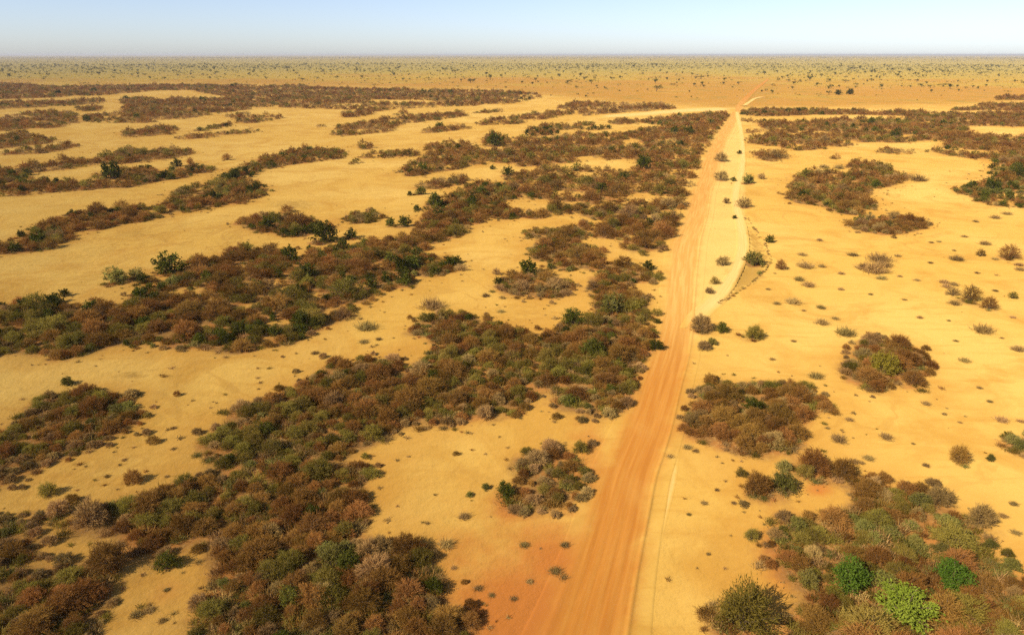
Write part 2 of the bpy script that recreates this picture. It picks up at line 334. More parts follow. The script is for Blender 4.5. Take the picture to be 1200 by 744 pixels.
RED = [(610,715,100,75,1.0),(640,660,60,60,.8),(555,655,75,45,.55),(690,540,30,55,.6),(660,600,50,50,.4),(925,650,32,42,1.0),(1035,678,75,34,.8),(1195,705,30,35,.8),(1010,640,60,26,.5),(826,505,26,14,1.0),(860,495,35,18,.7),
       (598,592,25,25,.8),(150,580,16,8,.35),(195,690,28,22,.4),(794,330,18,20,.6),(800,290,16,26,.6),(815,245,12,22,.55),(960,572,18,10,.8),(1040,590,30,16,.6),(420,560,30,40,.35),(1090,655,30,20,.8),(760,480,18,40,.5)]
HOLLOW = [(874,254),(879,289),(875,307),(862,333),(842,356),(861,346),(882,332),(897,318),(905,305),(898,286),(887,271)]
STRAW = [(155,440,26,5,.6),(175,433,14,3.5,.5),(150,424,14,4,.4),(345,240,40,9,.5),(165,275,40,9,.4),(95,300,30,5,.4),(875,322,26,14,.8),(1025,312,26,10,.35),(1035,580,34,10,.4),(215,485,20,6,.25),(930,715,14,24,.4),(905,690,14,24,.3),
         (495,630,30,10,.5),(640,480,20,14,.3),(445,600,14,30,.3),(740,230,40,6,.2),(880,420,30,5,.2)]


# ------------------------------------------------------------------ node helpers and materials
def new_mat(name):
    m = bpy.data.materials.new(name)
    m.use_nodes = True
    m.node_tree.nodes.clear()
    return m, m.node_tree


def nd(nt, typ, **kw):
    n = nt.nodes.new(typ)
    for k, v in kw.items():
        if k.startswith('i_'):
            key = k[2:]
            n.inputs[int(key) if key.isdigit() else key.replace('_', ' ')].default_value = v
        else:
            setattr(n, k, v)
    return n


def mixc(nt, fac, a, b, mode='MIX'):
    n = nt.nodes.new('ShaderNodeMix')
    n.data_type = 'RGBA'
    n.blend_type = mode
    for sock, val in ((n.inputs[0], fac), (n.inputs[6], a), (n.inputs[7], b)):
        if hasattr(val, 'is_linked'):
            nt.links.new(val, sock)
        elif isinstance(val, tuple):
            sock.default_value = (*val, 1.0)[:4]
        else:
            sock.default_value = val
    return n.outputs[2]


def mth(nt, op, a, b=None, c=None, clamp=False):
    n = nt.nodes.new('ShaderNodeMath')
    n.operation = op
    n.use_clamp = clamp
    for i, v in enumerate((a, b, c)):
        if v is None:
            continue
        if hasattr(v, 'is_linked'):
            nt.links.new(v, n.inputs[i])
        else:
            n.inputs[i].default_value = v
    return n.outputs[0]


def step(nt, x, lo, hi):
    n = nt.nodes.new('ShaderNodeMapRange')
    n.interpolation_type = 'SMOOTHSTEP'
    nt.links.new(x, n.inputs[0])
    n.inputs[1].default_value = lo
    n.inputs[2].default_value = hi
    return n.outputs[0]


def noise(nt, pos, scale, detail=3.0, rough=0.55, dist=0.0):
    n = nt.nodes.new('ShaderNodeTexNoise')
    nt.links.new(pos, n.inputs['Vector'])
    n.inputs['Scale'].default_value = scale
    n.inputs['Detail'].default_value = detail
    n.inputs['Roughness'].default_value = rough
    n.inputs['Distortion'].default_value = dist
    return n.outputs['Fac']


def attr(nt, name):
    n = nt.nodes.new('ShaderNodeAttribute')
    n.attribute_name = name
    return n.outputs['Fac']


SAND_PALE, SAND, SAND_OCHRE = (0.585, 0.358, 0.080), (0.530, 0.303, 0.056), (0.43, 0.212, 0.032)
SOIL_RED, LITTER, STRAW_C = (0.42, 0.145, 0.026), (0.215, 0.105, 0.030), (0.34, 0.185, 0.036)
SAV_OCHRE, SAV_YELLOW, SAV_OLIVE = (0.385, 0.185, 0.028), (0.400, 0.245, 0.034), (0.330, 0.230, 0.046)


def sand_colour(nt, pos):
    """Bare sand: broad pale and ochre drifts, wind streaks, fine mottling."""
    c = mixc(nt, step(nt, noise(nt, pos, 0.022, 5, .62, .5), .36, .60), SAND_PALE, SAND)
    c = mixc(nt, mth(nt, 'MULTIPLY', step(nt, noise(nt, pos, 0.09, 6, .66, .8), .44, .70), .80), c, SAND_OCHRE)
    mp = nd(nt, 'ShaderNodeMapping')
    mp.inputs['Rotation'].default_value = (0, 0, 0.35)
    mp.inputs['Scale'].default_value = (0.22, 1.6, 1.0)
    nt.links.new(pos, mp.inputs['Vector'])
    c = mixc(nt, mth(nt, 'MULTIPLY', step(nt, noise(nt, mp.outputs[0], 0.5, 5, .65, .3), .50, .76), .60), c, SAND_OCHRE)
    sp = step(nt, noise(nt, pos, 1.7, 6, .72), .60, .78)
    c = mixc(nt, mth(nt, 'MULTIPLY', sp, .35), c, (0.33, 0.170, 0.036))
    # faint wash lines and game paths
    wl = mth(nt, 'ABSOLUTE', mth(nt, 'SUBTRACT', noise(nt, pos, 0.045, 4, .55, 1.2), .5))
    wl = mth(nt, 'MULTIPLY', mth(nt, 'SUBTRACT', 1.0, step(nt, wl, .004, .016)), step(nt, noise(nt, pos, .02, 2), .42, .6))
    c = mixc(nt, mth(nt, 'MULTIPLY', wl, .5), c, (0.40, 0.205, 0.036))
    g = noise(nt, pos, 9.0, 3, .7)
    c = mixc(nt, mth(nt, 'MULTIPLY', step(nt, g, .40, .75), .22), c, (0.42, 0.22, 0.044))
    return c


def finish_ground(nt, colour, pos, bump=0.5):
    b = nd(nt, 'ShaderNodeBsdfPrincipled')
    b.inputs['Roughness'].default_value = 1.0
    b.inputs['Specular IOR Level'].default_value = 0.05
    if 'Diffuse Roughness' in b.inputs:
        b.inputs['Diffuse Roughness'].default_value = 1.0
    nt.links.new(colour, b.inputs['Base Color'])
    h = mth(nt, 'ADD', noise(nt, pos, 0.9, 5, .62), mth(nt, 'MULTIPLY', noise(nt, pos, 6.0, 4, .7), .16))
    bp = nd(nt, 'ShaderNodeBump')
    bp.inputs['Strength'].default_value = bump
    bp.inputs['Distance'].default_value = 0.20
    nt.links.new(h, bp.inputs['Height'])
    nt.links.new(bp.outputs[0], b.inputs['Normal'])
    o = nd(nt, 'ShaderNodeOutputMaterial')
    nt.links.new(b.outputs[0], o.inputs['Surface'])


def ground_colour(nt, pos):
    c = sand_colour(nt, pos)
    rag = mth(nt, 'SUBTRACT', noise(nt, pos, 0.8, 6, .68), .5)
    rag2 = mth(nt, 'SUBTRACT', noise(nt, pos, 0.16, 4, .6), .5)
    wn_ = mth(nt, 'ADD', attr(nt, 'worn'), mth(nt, 'MULTIPLY', rag2, .8))
    c = mixc(nt, mth(nt, 'MULTIPLY', step(nt, wn_, .25, .9), .55), c, (0.61, 0.405, 0.115))
    ha = mth(nt, 'ADD', attr(nt, 'halo'), mth(nt, 'MULTIPLY', rag2, .55))
    c = mixc(nt, mth(nt, 'MULTIPLY', step(nt, ha, .04, .50), .55), c, (0.43, 0.205, 0.033))
    # straw-coloured dead grass and crusts
    s = mth(nt, 'ADD', attr(nt, 'straw'), mth(nt, 'MULTIPLY', rag, .9))
    c = mixc(nt, mth(nt, 'MULTIPLY', step(nt, s, .28, .60), .8), c, STRAW_C)
    # red earth
    r = mth(nt, 'ADD', attr(nt, 'red'), mth(nt, 'ADD', mth(nt, 'MULTIPLY', rag, .35), mth(nt, 'MULTIPLY', rag2, .5)))
    c = mixc(nt, step(nt, r, .12, .85), c, SOIL_RED)
    # leaf litter and bare earth under the scrub
    li = mth(nt, 'ADD', attr(nt, 'litter'), mth(nt, 'MULTIPLY', rag, .75))
    lc = mixc(nt, step(nt, noise(nt, pos, .25, 4, .6), .42, .62), LITTER, (0.34, 0.135, 0.032))
    lc = mixc(nt, mth(nt, 'MULTIPLY', step(nt, noise(nt, pos, 3.1, 4, .7), .5, .7), .6), lc, (0.40, 0.23, 0.07))
    c = mixc(nt, mth(nt, 'MULTIPLY', step(nt, li, .22, .75), .92), c, lc)
    # the savanna beyond: ochre earth, yellow grass, then olive woodland
    sx = nd(nt, 'ShaderNodeSeparateXYZ')
    nt.links.new(pos, sx.inputs[0])
    far = attr(nt, 'far')
    n1 = noise(nt, pos, 0.006, 6, .65, .5)
    n2 = noise(nt, pos, 0.05, 5, .7)
    sc = mixc(nt, step(nt, mth(nt, 'ADD', mth(nt, 'MULTIPLY', far, .62), mth(nt, 'MULTIPLY', mth(nt, 'SUBTRACT', n1, .5), 1.2)), .08, .42), SAV_OCHRE, SAV_YELLOW)
    sc = mixc(nt, mth(nt, 'MULTIPLY', step(nt, n2, .52, .64), .65), sc, (0.22, 0.165, 0.028))
    n3 = noise(nt, pos, 0.0012, 5, .6, .4)
    sc = mixc(nt, step(nt, mth(nt, 'ADD', far, mth(nt, 'MULTIPLY', mth(nt, 'SUBTRACT', n3, .5), .7)), .38, .85), sc, SAV_OLIVE)
    sv = mth(nt, 'ADD', attr(nt, 'savanna'), mth(nt, 'ADD', mth(nt, 'MULTIPLY', rag2, .5), mth(nt, 'MULTIPLY', mth(nt, 'SUBTRACT', noise(nt, pos, 0.012, 5, .65, .6), .5), 1.5)))
    c = mixc(nt, step(nt, sv, .12, .95), c, sc)
    return c


def ground_material():
    m, nt = new_mat('sandy_ground')
    pos = nd(nt, 'ShaderNodeNewGeometry').outputs['Position']
    finish_ground(nt, ground_colour(nt, pos), pos, 0.9)
    return m


def road_material(name, kind):
    """A strip whose edges ('edge' runs 0 at the rim to 1 inside) fade raggedly into the sand it is worn into."""
    m, nt = new_mat(name)
    pos = nd(nt, 'ShaderNodeNewGeometry').outputs['Position']
    base = ground_colour(nt, pos)
    uv = nd(nt, 'ShaderNodeUVMap').outputs[0]
    mp = nd(nt, 'ShaderNodeMapping')
    mp.inputs['Scale'].default_value = (6.0, 0.05, 1.0)
    nt.links.new(uv, mp.inputs['Vector'])
    ruts = noise(nt, mp.outputs[0], 1.6, 5, .6, .15)
    blot = noise(nt, pos, 0.10, 5, .6, .5)
    fine = noise(nt, pos, 4.0, 5, .7)
    if kind == 'road':
        c = mixc(nt, step(nt, ruts, .34, .70), (0.405, 0.148, 0.021), (0.475, 0.198, 0.033))
        c = mixc(nt, mth(nt, 'MULTIPLY', step(nt, blot, .45, .70), .45), c, (0.52, 0.26, 0.055))
        c = mixc(nt, attr(nt, 'pale'), c, mixc(nt, step(nt, ruts, .4, .65), (0.51, 0.26, 0.055), (0.57, 0.335, 0.085)))
    else:
        c = mixc(nt, step(nt, ruts, .36, .66), (0.58, 0.355, 0.10), (0.64, 0.42, 0.135))
    c = mixc(nt, mth(nt, 'MULTIPLY', step(nt, fine, .5, .78), .25), c, (0.36, 0.16, 0.034))
    e = mth(nt, 'ADD', attr(nt, 'edge'), mth(nt, 'MULTIPLY', mth(nt, 'SUBTRACT', noise(nt, pos, 0.35, 7, .68), .5), 1.1))
    c = mixc(nt, step(nt, e, .10, .95), base, c)
    finish_ground(nt, c, pos, 0.35)
    return m


def leaf_material(name, cols, trans=0.22, vary=0.7):
    """cols: dark, mid and light leaf colours; every plant and every sprig has its own share of them."""
    m, nt = new_mat(name)
    info = nd(nt, 'ShaderNodeObjectInfo')
    t = attr(nt, 'tint')
    f = mth(nt, 'ADD', mth(nt, 'MULTIPLY', t, .62), mth(nt, 'MULTIPLY', info.outputs['Random'], .38))
    cr = nd(nt, 'ShaderNodeValToRGB')
    el = cr.color_ramp.elements
    el[0].position = 0.12; el[0].color = (*cols[0], 1)
    el[1].position = 0.88; el[1].color = (*cols[2], 1)
    e = el.new(0.5); e.color = (*cols[1], 1)
    nt.links.new(f, cr.inputs[0])
    hsv = nd(nt, 'ShaderNodeHueSaturation')
    nt.links.new(cr.outputs[0], hsv.inputs['Color'])
    r2 = mth(nt, 'FRACT', mth(nt, 'MULTIPLY', info.outputs['Random'], 7.31))
    nt.links.new(mth(nt, 'ADD', mth(nt, 'MULTIPLY', r2, .022), .489), hsv.inputs['Hue'])
    r3 = mth(nt, 'FRACT', mth(nt, 'MULTIPLY', info.outputs['Random'], 23.7))
    nt.links.new(mth(nt, 'ADD', mth(nt, 'MULTIPLY', r3, vary), 1.02 - vary * .55), hsv.inputs['Value'])
    d = nd(nt, 'ShaderNodeBsdfDiffuse')
    d.inputs['Roughness'].default_value = 0.6
    tr = nd(nt, 'ShaderNodeBsdfTranslucent')
    mx = nd(nt, 'ShaderNodeMixShader')
    mx.inputs[0].default_value = trans
    nt.links.new(hsv.outputs[0], d.inputs['Color'])
    nt.links.new(hsv.outputs[0], tr.inputs['Color'])
    nt.links.new(d.outputs[0], mx.inputs[1])
    nt.links.new(tr.outputs[0], mx.inputs[2])
    o = nd(nt, 'ShaderNodeOutputMaterial')
    nt.links.new(mx.outputs[0], o.inputs['Surface'])
    return m


LEAF = {
    'rusty': leaf_material('rusty_leaves', ((0.180, 0.077, 0.017), (0.310, 0.142, 0.030), (0.45, 0.228, 0.054)), .33),
    'olive': leaf_material('olive_leaves', ((0.140, 0.100, 0.016), (0.250, 0.178, 0.028), (0.37, 0.270, 0.052)), .33),
    'dry': leaf_material('dry_twigs', ((0.24, 0.130, 0.040), (0.36, 0.205, 0.062), (0.48, 0.300, 0.098)), .12),
    'green': leaf_material('dark_green_leaves', ((0.050, 0.050, 0.007), (0.096, 0.093, 0.012), (0.175, 0.162, 0.024)), .25),
    'pale': leaf_material('pale_green_leaves', ((0.150, 0.122, 0.023), (0.245, 0.200, 0.040), (0.37, 0.305, 0.080)), .28),
    'bright': leaf_material('bright_green_leaves', ((0.055, 0.090, 0.010), (0.120, 0.176, 0.018), (0.185, 0.235, 0.034)), .28, .2),
    'lime': leaf_material('yellow_green_leaves', ((0.20, 0.15, 0.018), (0.31, 0.245, 0.026), (0.42, 0.34, 0.045)), .28, .15),
    'fresh': leaf_material('fresh_green_leaves', ((0.11, 0.135, 0.012), (0.200, 0.235, 0.020), (0.31, 0.330, 0.040)), .28, .15),
    'tree': leaf_material('savanna_tree_leaves', ((0.070, 0.063, 0.011), (0.115, 0.101, 0.017), (0.17, 0.145, 0.028)), .15),
    'straw': leaf_material('straw_blades', ((0.24, 0.145, 0.040), (0.34, 0.215, 0.060), (0.46, 0.305, 0.095)), .15),
}
BARK = leaf_material('grey_brown_bark', ((0.10, 0.06, 0.03), (0.16, 0.10, 0.055), (0.23, 0.15, 0.09)), 0.0)

# ------------------------------------------------------------------ the ground's lie
def edges_world(tr, vertical=True):
    out = []
    for a, b, c in tr:
        if vertical:
            p, q = ground(b, a), ground(c, a)
        else:
            p, q = ground(a, b), ground(a, c)
        out.append((float(p[0]), float(p[1]), float(q[0]), float(q[1])))
    return np.array(out)


def resample(e, stepm):
    mid = np.stack([(e[:, 0] + e[:, 2]) / 2, (e[:, 1] + e[:, 3]) / 2], 1)
    s = np.concatenate([[0], np.cumsum(np.hypot(*np.diff(mid, axis=0).T))])
    # smooth parametrisation: Catmull-Rom in arc length
    n = max(int(s[-1] / stepm), 8)
    t = np.linspace(0, s[-1], n)
    t = s[-1] * (np.linspace(0, 1, n) ** 1.6) if s[-1] > 200 else t
    res = np.zeros((n, 4))
    for k in range(4):
        v = e[:, k]
        m = np.gradient(v, s)
        i = np.clip(np.searchsorted(s, t, side='right') - 1, 0, len(s) - 2)
        hh = s[i + 1] - s[i]
        u = (t - s[i]) / hh
        res[:, k] = ((2*u**3 - 3*u**2 + 1) * v[i] + (u**3 - 2*u**2 + u) * hh * m[i] + (-2*u**3 + 3*u**2) * v[i + 1] + (u**3 - u**2) * hh * m[i + 1])
    return res, t


ROAD_E = resample(edges_world(ROAD), 0.8)
TRACK_E = resample(edges_world(TRACK), 0.8)
RUT_E = resample(edges_world(RUT), 0.5)
BRANCH_E = resample(edges_world(BRANCH), 2.0)
CROSS_E = resample(edges_world(CROSS_PATH, False), 2.0)
WAY_PTS = np.concatenate([np.stack([(E[:, 0] + E[:, 2]) / 2, (E[:, 1] + E[:, 3]) / 2, np.hypot(E[:, 0] - E[:, 2], E[:, 1] - E[:, 3]) / 2], 1)[::2] for E in (ROAD_E[0], TRACK_E[0], RUT_E[0], CROSS_E[0], BRANCH_E[0])])
_wy = WAY_PTS[np.argsort(WAY_PTS[:, 1])]


def way_gap(x, y):
    """Roughly how far a point is outside the nearest road or track (below 0: on it)."""
    x = np.atleast_1d(np.asarray(x, float)); y = np.atleast_1d(np.asarray(y, float))
    res = np.full(x.shape, 99.0)
    for lo in range(0, x.size, 4000):
        xs, ys = x[lo:lo + 4000, None], y[lo:lo + 4000, None]
        res[lo:lo + 4000] = np.min(np.hypot(xs - WAY_PTS[None, :, 0], ys - WAY_PTS[None, :, 1]) - WAY_PTS[None, :, 2], axis=1)
    return res


def height(x, y, gap=None):
    """The lie of the land: shallow swells, none under the roads, and the hollow by the track."""
    x = np.asarray(x, float); y = np.asarray(y, float)
    r = np.hypot(x, y)
    k = (1 - smooth(140, 300, r))
    k = k * (smooth(0.5, 6.0, gap) if gap is not None else 1.0)
    z = (waves(x, y, 26, 0) * 0.16 + waves(x, y, 7.5, 12) * 0.06 + waves(x, y, 3.1, 26) * 0.022) * k
    return z


def soft_poly(px, py, poly, grow):
    """How deep inside an outline a point lies, 0 at the rim to 1 at `grow` pixels inside."""
    d = np.full(px.shape, 1e9)
    n = len(poly)
    for i in range(n):
        ax, ay = poly[i]; bx, by = poly[(i + 1) % n]
        t = np.clip(((px - ax) * (bx - ax) + (py - ay) * (by - ay)) / ((bx - ax) ** 2 + (by - ay) ** 2 + 1e-9), 0, 1)
        d = np.minimum(d, np.hypot(px - ax - t * (bx - ax), py - ay - t * (by - ay)))
    return np.where(inside(px, py, poly), smooth(0, grow, d), 0.0)


# ------------------------------------------------------------------ where the scrub grows
plants = []          # dict(x, y, w, h, kind, where, label)
NUMB = ['first', 'second', 'third', 'fourth', 'fifth', 'sixth', 'seventh', 'eighth', 'ninth', 'tenth', 'eleventh', 'twelfth', 'thirteenth', 'fourteenth', 'fifteenth',
        'sixteenth', 'seventeenth', 'eighteenth', 'nineteenth', 'twentieth']
TENS = {2: 'twenty', 3: 'thirty', 4: 'forty', 5: 'fifty', 6: 'sixty', 7: 'seventy'}


def ordinal(n):
    if n <= 20:
        return NUMB[n - 1]
    t, u = divmod(n, 10)
    return TENS[t] + '-' + NUMB[u - 1] if u else TENS[t][:-1] + 'ieth'


SIZES = {'rusty': (1.3, 2.7, .47), 'olive': (1.2, 2.5, .47), 'dry': (1.0, 2.3, .46), 'green': (1.3, 2.5, .60), 'pale': (1.0, 2.1, .42), 'bright': (2, 3, .7), 'lime': (2, 3, .6)}


def grow(where, mix, dens, poly, seed):
    rg = np.random.default_rng(seed)
    P_ = np.array(poly, float)
    gx, gy = ground(P_[:, 0], P_[:, 1])
    x0, x1, y0, y1 = gx.min(), gx.max(), gy.min(), gy.max()
    yc = max((y0 + y1) / 2, 1)
    sp = ((1.14 if yc < 115 else 1.30) + min(yc, 700) * 0.0042) / math.sqrt(dens)
    nx, ny = int((x1 - x0) / sp) + 2, int((y1 - y0) / (sp * .866)) + 2
    if nx * ny > 900000:
        sp *= math.sqrt(nx * ny / 900000); nx, ny = int((x1 - x0) / sp) + 2, int((y1 - y0) / (sp * .866)) + 2
    jx, jy = np.meshgrid(np.arange(nx), np.arange(ny))
    x = (x0 + (jx + (jy % 2) * .5) * sp).ravel() + rg.uniform(-.42, .42, nx * ny) * sp
    y = (y0 + jy * sp * .866).ravel() + rg.uniform(-.42, .42, nx * ny) * sp
    px, py, d = proj(x, y)
    ok = inside(px, py, poly)
    for hole in HOLES:
        ok &= ~inside(px, py, hole)
    x, y, px, py, d = x[ok], y[ok], px[ok], py[ok], d[ok]
    if not len(x):
        return
    # top of the crown inside the outline too
    px2, py2, _ = proj(x, y, .65)
    ok = inside(px2, py2, poly)
    # small bare gaps
    ok &= (waves(x * (.4 if yc > 230 else 1), y, 9 + max(yc - 150, 0) * .035, 30) + rg.normal(0, .35, len(x)) > ((-1.0 if dens <= 1 else -1.5) if yc < 230 else (-.85 if yc < 330 else -.70)))
    x, y, px, py, d = x[ok], y[ok], px[ok], py[ok], d[ok]
    frac = np.zeros(len(x))
    for a in range(8):
        qx, qy, _ = proj(x + 1.9 * math.cos(a * .785), y + 1.9 * math.sin(a * .785))
        frac += inside(qx, qy, poly) / 8.0
    kinds = list(mix)
    base = np.log(np.array([max(mix[k], 1e-9) for k in kinds]))
    nz = np.stack([waves(x * .6, y, 13 + yc * .06, 7 * i + 3) * (.7 + min(yc, 500) * .001) + waves(x, y, 4.5, 7 * i + 20) * .55 + rg.gumbel(0, .62, len(x)) for i in range(len(kinds))], 1)
    sc = base[None, :] + nz
    sc[:, kinds.index('dry')] += (1 - frac) * 1.9
    ki = sc.argmax(1)
    for i in range(len(x)):
        k = kinds[ki[i]]
        lo, hi, hr = SIZES[k]
        w = rg.uniform(lo, hi) * (0.58 + .42 * frac[i]) * (0.9 + 0.2 * float(waves(x[i], y[i], 15, 40) > 0))
        w *= float(np.clip(rg.lognormal(0, .22), .6, 1.6)) * (.87 if yc < 115 else 1.0)
        w *= (1.0 + max(0.0, (sp - 1.8)) * .25) / (dens ** .9 if dens > 1 else 1)
        plants.append(dict(x=float(x[i]), y=float(y[i]), w=float(w), h=float(w * hr * rg.uniform(.85, 1.15)), kind=k, where=where, label=None, single=False))


for i, (where, mix, dens, poly) in enumerate(THICKETS):
    grow(where, mix, dens, poly, 100 + i)

for (sx_, sy_, sw_, kind, label) in SINGLES:
    gx, gy = ground(sx_, sy_)
    _, _, d = proj(gx, gy)
    w = float(sw_ * d / FPX)
    plants.append(dict(x=float(gx), y=float(gy) + w * .28, w=w, h=w * (.62 if kind not in ('dry', 'pale') else .55), kind=kind, where='open sand', label=label, single=True))

# stray small shrubs fringing the thickets
_rg = np.random.default_rng(77)
for p in [q for q in plants if not q['single'] and q['y'] < 260]:
    if _rg.uniform() < .17:
        a, r_ = _rg.uniform(0, 6.283), 1.5 + 4.5 * _rg.uniform() ** 1.6
        w = _rg.uniform(.4, 1.2)
        plants.append(dict(x=p['x'] + math.cos(a) * r_, y=p['y'] + math.sin(a) * r_, w=w, h=w * .5, kind='dry' if _rg.uniform() < .65 else 'rusty', where=p['where'], label=None, single=False))

# singles push the thicket's shrubs away from their own spot
_s = [(p['x'], p['y'], p['w']) for p in plants if p['single']]
_sx = np.array(_s)


def free(p):
    if p['single']:
        return True
    return bool(np.all(np.hypot(_sx[:, 0] - p['x'], _sx[:, 1] - p['y']) > np.maximum(_sx[:, 2] * .46, _sx[:, 2] * .25 + p['w'] * .3)))


plants = [p for p in plants if free(p)]
_gap = way_gap([p['x'] for p in plants], [p['y'] for p in plants])
plants = [p for p, g in zip(plants, _gap) if g > min(p['w'] * .33, 1.2) or p['single']]
for p in plants:
    p['px'], p['py'], p['d'] = (float(v) for v in proj(np.float64(p['x']), np.float64(p['y'])))
    p['size'] = p['w'] * FPX / p['d']
    half = p['size'] / 2
    p['in'] = -half * .6 < p['px'] < 1200 + half * .6 and 60 < p['py'] - half * .3 < 744 + half * .2

# ------------------------------------------------------------------ ground sheet
def axis(core0, core1, stepm, growth, far0, far1):
    c = list(np.arange(core0, core1, stepm))
    a, s = c[-1], stepm
    while a < far1:
        s *= growth[1]; a += s; c.append(a)
    b, s = core0, stepm
    pre = []
    while b > far0:
        s *= growth[0]; b -= s; pre.append(b)
    return np.array(pre[::-1] + c)


gxs = axis(-95, 95, 0.8, (1.045, 1.045), -70000, 70000)
gys = axis(22, 150, 0.7, (1.25, 1.02), -9000, 70000)
GX, GY = np.meshgrid(gxs, gys)
vx, vy = GX.ravel(), GY.ravel()
gap = np.full(vx.shape, 50.0)
nearm = (np.abs(vx) < 330) & (vy > 0) & (vy < 420)
# distance to the roads only where swells exist, by looking each point up at its own distance
def quick_gap(x, y):
    res = np.full(x.shape, 50.0)
    for E, _t in (ROAD_E, TRACK_E, RUT_E):
        o = np.argsort((E[:, 1] + E[:, 3]) / 2)
        ym = ((E[:, 1] + E[:, 3]) / 2)[o]
        l = np.interp(y, ym, np.minimum(E[:, 0], E[:, 2])[o]); r_ = np.interp(y, ym, np.maximum(E[:, 0], E[:, 2])[o])
        g = np.maximum(l - x, x - r_)
        g = np.where((y < ym[0] - 3) | (y > ym[-1] + 3), 50, g)
        res = np.minimum(res, g)
    return res


gap[nearm] = quick_gap(vx[nearm], vy[nearm])


def land(x, y):
    x = np.asarray(x, float); y = np.asarray(y, float)
    shp = x.shape
    x, y = np.atleast_1d(x).ravel(), np.atleast_1d(y).ravel()
    g = np.full(x.shape, 50.0)
    nm = (np.abs(x) < 330) & (y > 0) & (y < 420)
    if nm.any():
        g[nm] = quick_gap(x[nm], y[nm])
    z = height(x, y, g)
    px, py, d = proj(x, y)
    m = (px > 820) & (px < 915) & (py > 245) & (py < 370)
    if m.any():
        z[m] -= 0.42 * soft_poly(px[m], py[m], HOLLOW, 4.0)
    return z.reshape(shp)


vz = land(vx, vy)
# attributes: litter by what grows there, red earth, straw, savanna
vpx, vpy, vd = proj(vx, vy)
RES = 0.75
X0, X1, Y0, Y1 = -520.0, 620.0, 20.0, 900.0
NXc, NYc = int((X1 - X0) / RES), int((Y1 - Y0) / RES)
ras = np.zeros((NYc, NXc))
for p in plants:
    i, j = int((p['x'] - X0) / RES), int((p['y'] - Y0) / RES)
    if 0 <= i < NXc and 0 <= j < NYc:
        ras[j, i] += p['w'] ** 2 * .72 / RES ** 2


def blur(a, sig):
    n = int(sig * 3) + 1
    k = np.exp(-.5 * (np.arange(-n, n + 1) / sig) ** 2); k /= k.sum()
    out = np.zeros_like(a)
    for o, wgt in zip(range(-n, n + 1), k):
        out += wgt * np.roll(a, o, 0)
    res = np.zeros_like(a)
    for o, wgt in zip(range(-n, n + 1), k):
        res += wgt * np.roll(out, o, 1)
    return res


LIT = np.clip(blur(ras, 1.5), 0, 1)
LITW = np.clip(blur(ras, 5.0), 0, 1)


def sample(a, x, y):
    i = np.clip((x - X0) / RES, 0, NXc - 2); j = np.clip((y - Y0) / RES, 0, NYc - 2)
    i0, j0 = i.astype(int), j.astype(int)
    fi, fj = i - i0, j - j0
    v = a[j0, i0] * (1 - fi) * (1 - fj) + a[j0, i0 + 1] * fi * (1 - fj) + a[j0 + 1, i0] * (1 - fi) * fj + a[j0 + 1, i0 + 1] * fi * fj
    return np.where((x > X0) & (x < X1) & (y > Y0) & (y < Y1), v, 0)


def soil(x, y):
    """What the ground is made of at each point: litter, red earth, straw, savanna, and how far off it is."""
    px, py, d = proj(x, y)
    lit = sample(LIT, x, y)
    red = np.zeros(x.shape); straw = np.zeros(x.shape)
    for lst, arr in ((RED, red), (STRAW, straw)):
        for (cx, cy, rx, ry, st) in lst:
            q = ((px - cx) / rx) ** 2 + ((py - cy) / ry) ** 2
            np.maximum(arr, np.where(q < 6, st * np.exp(-q * .9), 0), out=arr)
    hm = (px > 820) & (px < 915) & (py > 245) & (py < 370)
    if hm.any():
        straw[hm] = np.maximum(straw[hm], soft_poly(px[hm], py[hm], HOLLOW, 3.0) * .52)
    ya, ra, ta = [130, 200, 250, 300, 350, 380, 420], [864, 834, 822, 812, 806, 805, 802], [866, 872, 872, 874, 850, 822, 812]
    a_, b_ = np.interp(py, ya, ra), np.interp(py, ya, ta)
    worn = smooth(-8, 6, px - a_) * (1 - smooth(-6, 8, px - b_)) * smooth(128, 140, py) * (1 - smooth(380, 425, py)) * (d > 40)
    bound = np.interp(px, [-2000, 0, 300, 600, 660, 720, 860, 1100, 1200, 3000], [96, 97, 99.5, 106.5, 112, 119, 126, 124, 118, 116])
    sav = np.where(d > 100, 1 - smooth(-7.0, 9.0, py - bound), 0.0)
    sav = np.where((y < 300) | (px < -5000), np.where(np.hypot(x, y) > 1200, 1.0, 0.0), sav)
    far = smooth(math.log(450), math.log(2800), np.log(np.hypot(x, y) + 1))
    return dict(litter=lit, red=red, straw=straw, savanna=sav, far=far, worn=worn, halo=sample(LITW, x, y))


verts = np.stack([vx, vy, vz], 1)
nyg, nxg = GX.shape
ii, jj = np.meshgrid(np.arange(nxg - 1), np.arange(nyg - 1))
b0 = (jj * nxg + ii).ravel()
quads = np.stack([b0, b0 + 1, b0 + nxg + 1, b0 + nxg], 1)


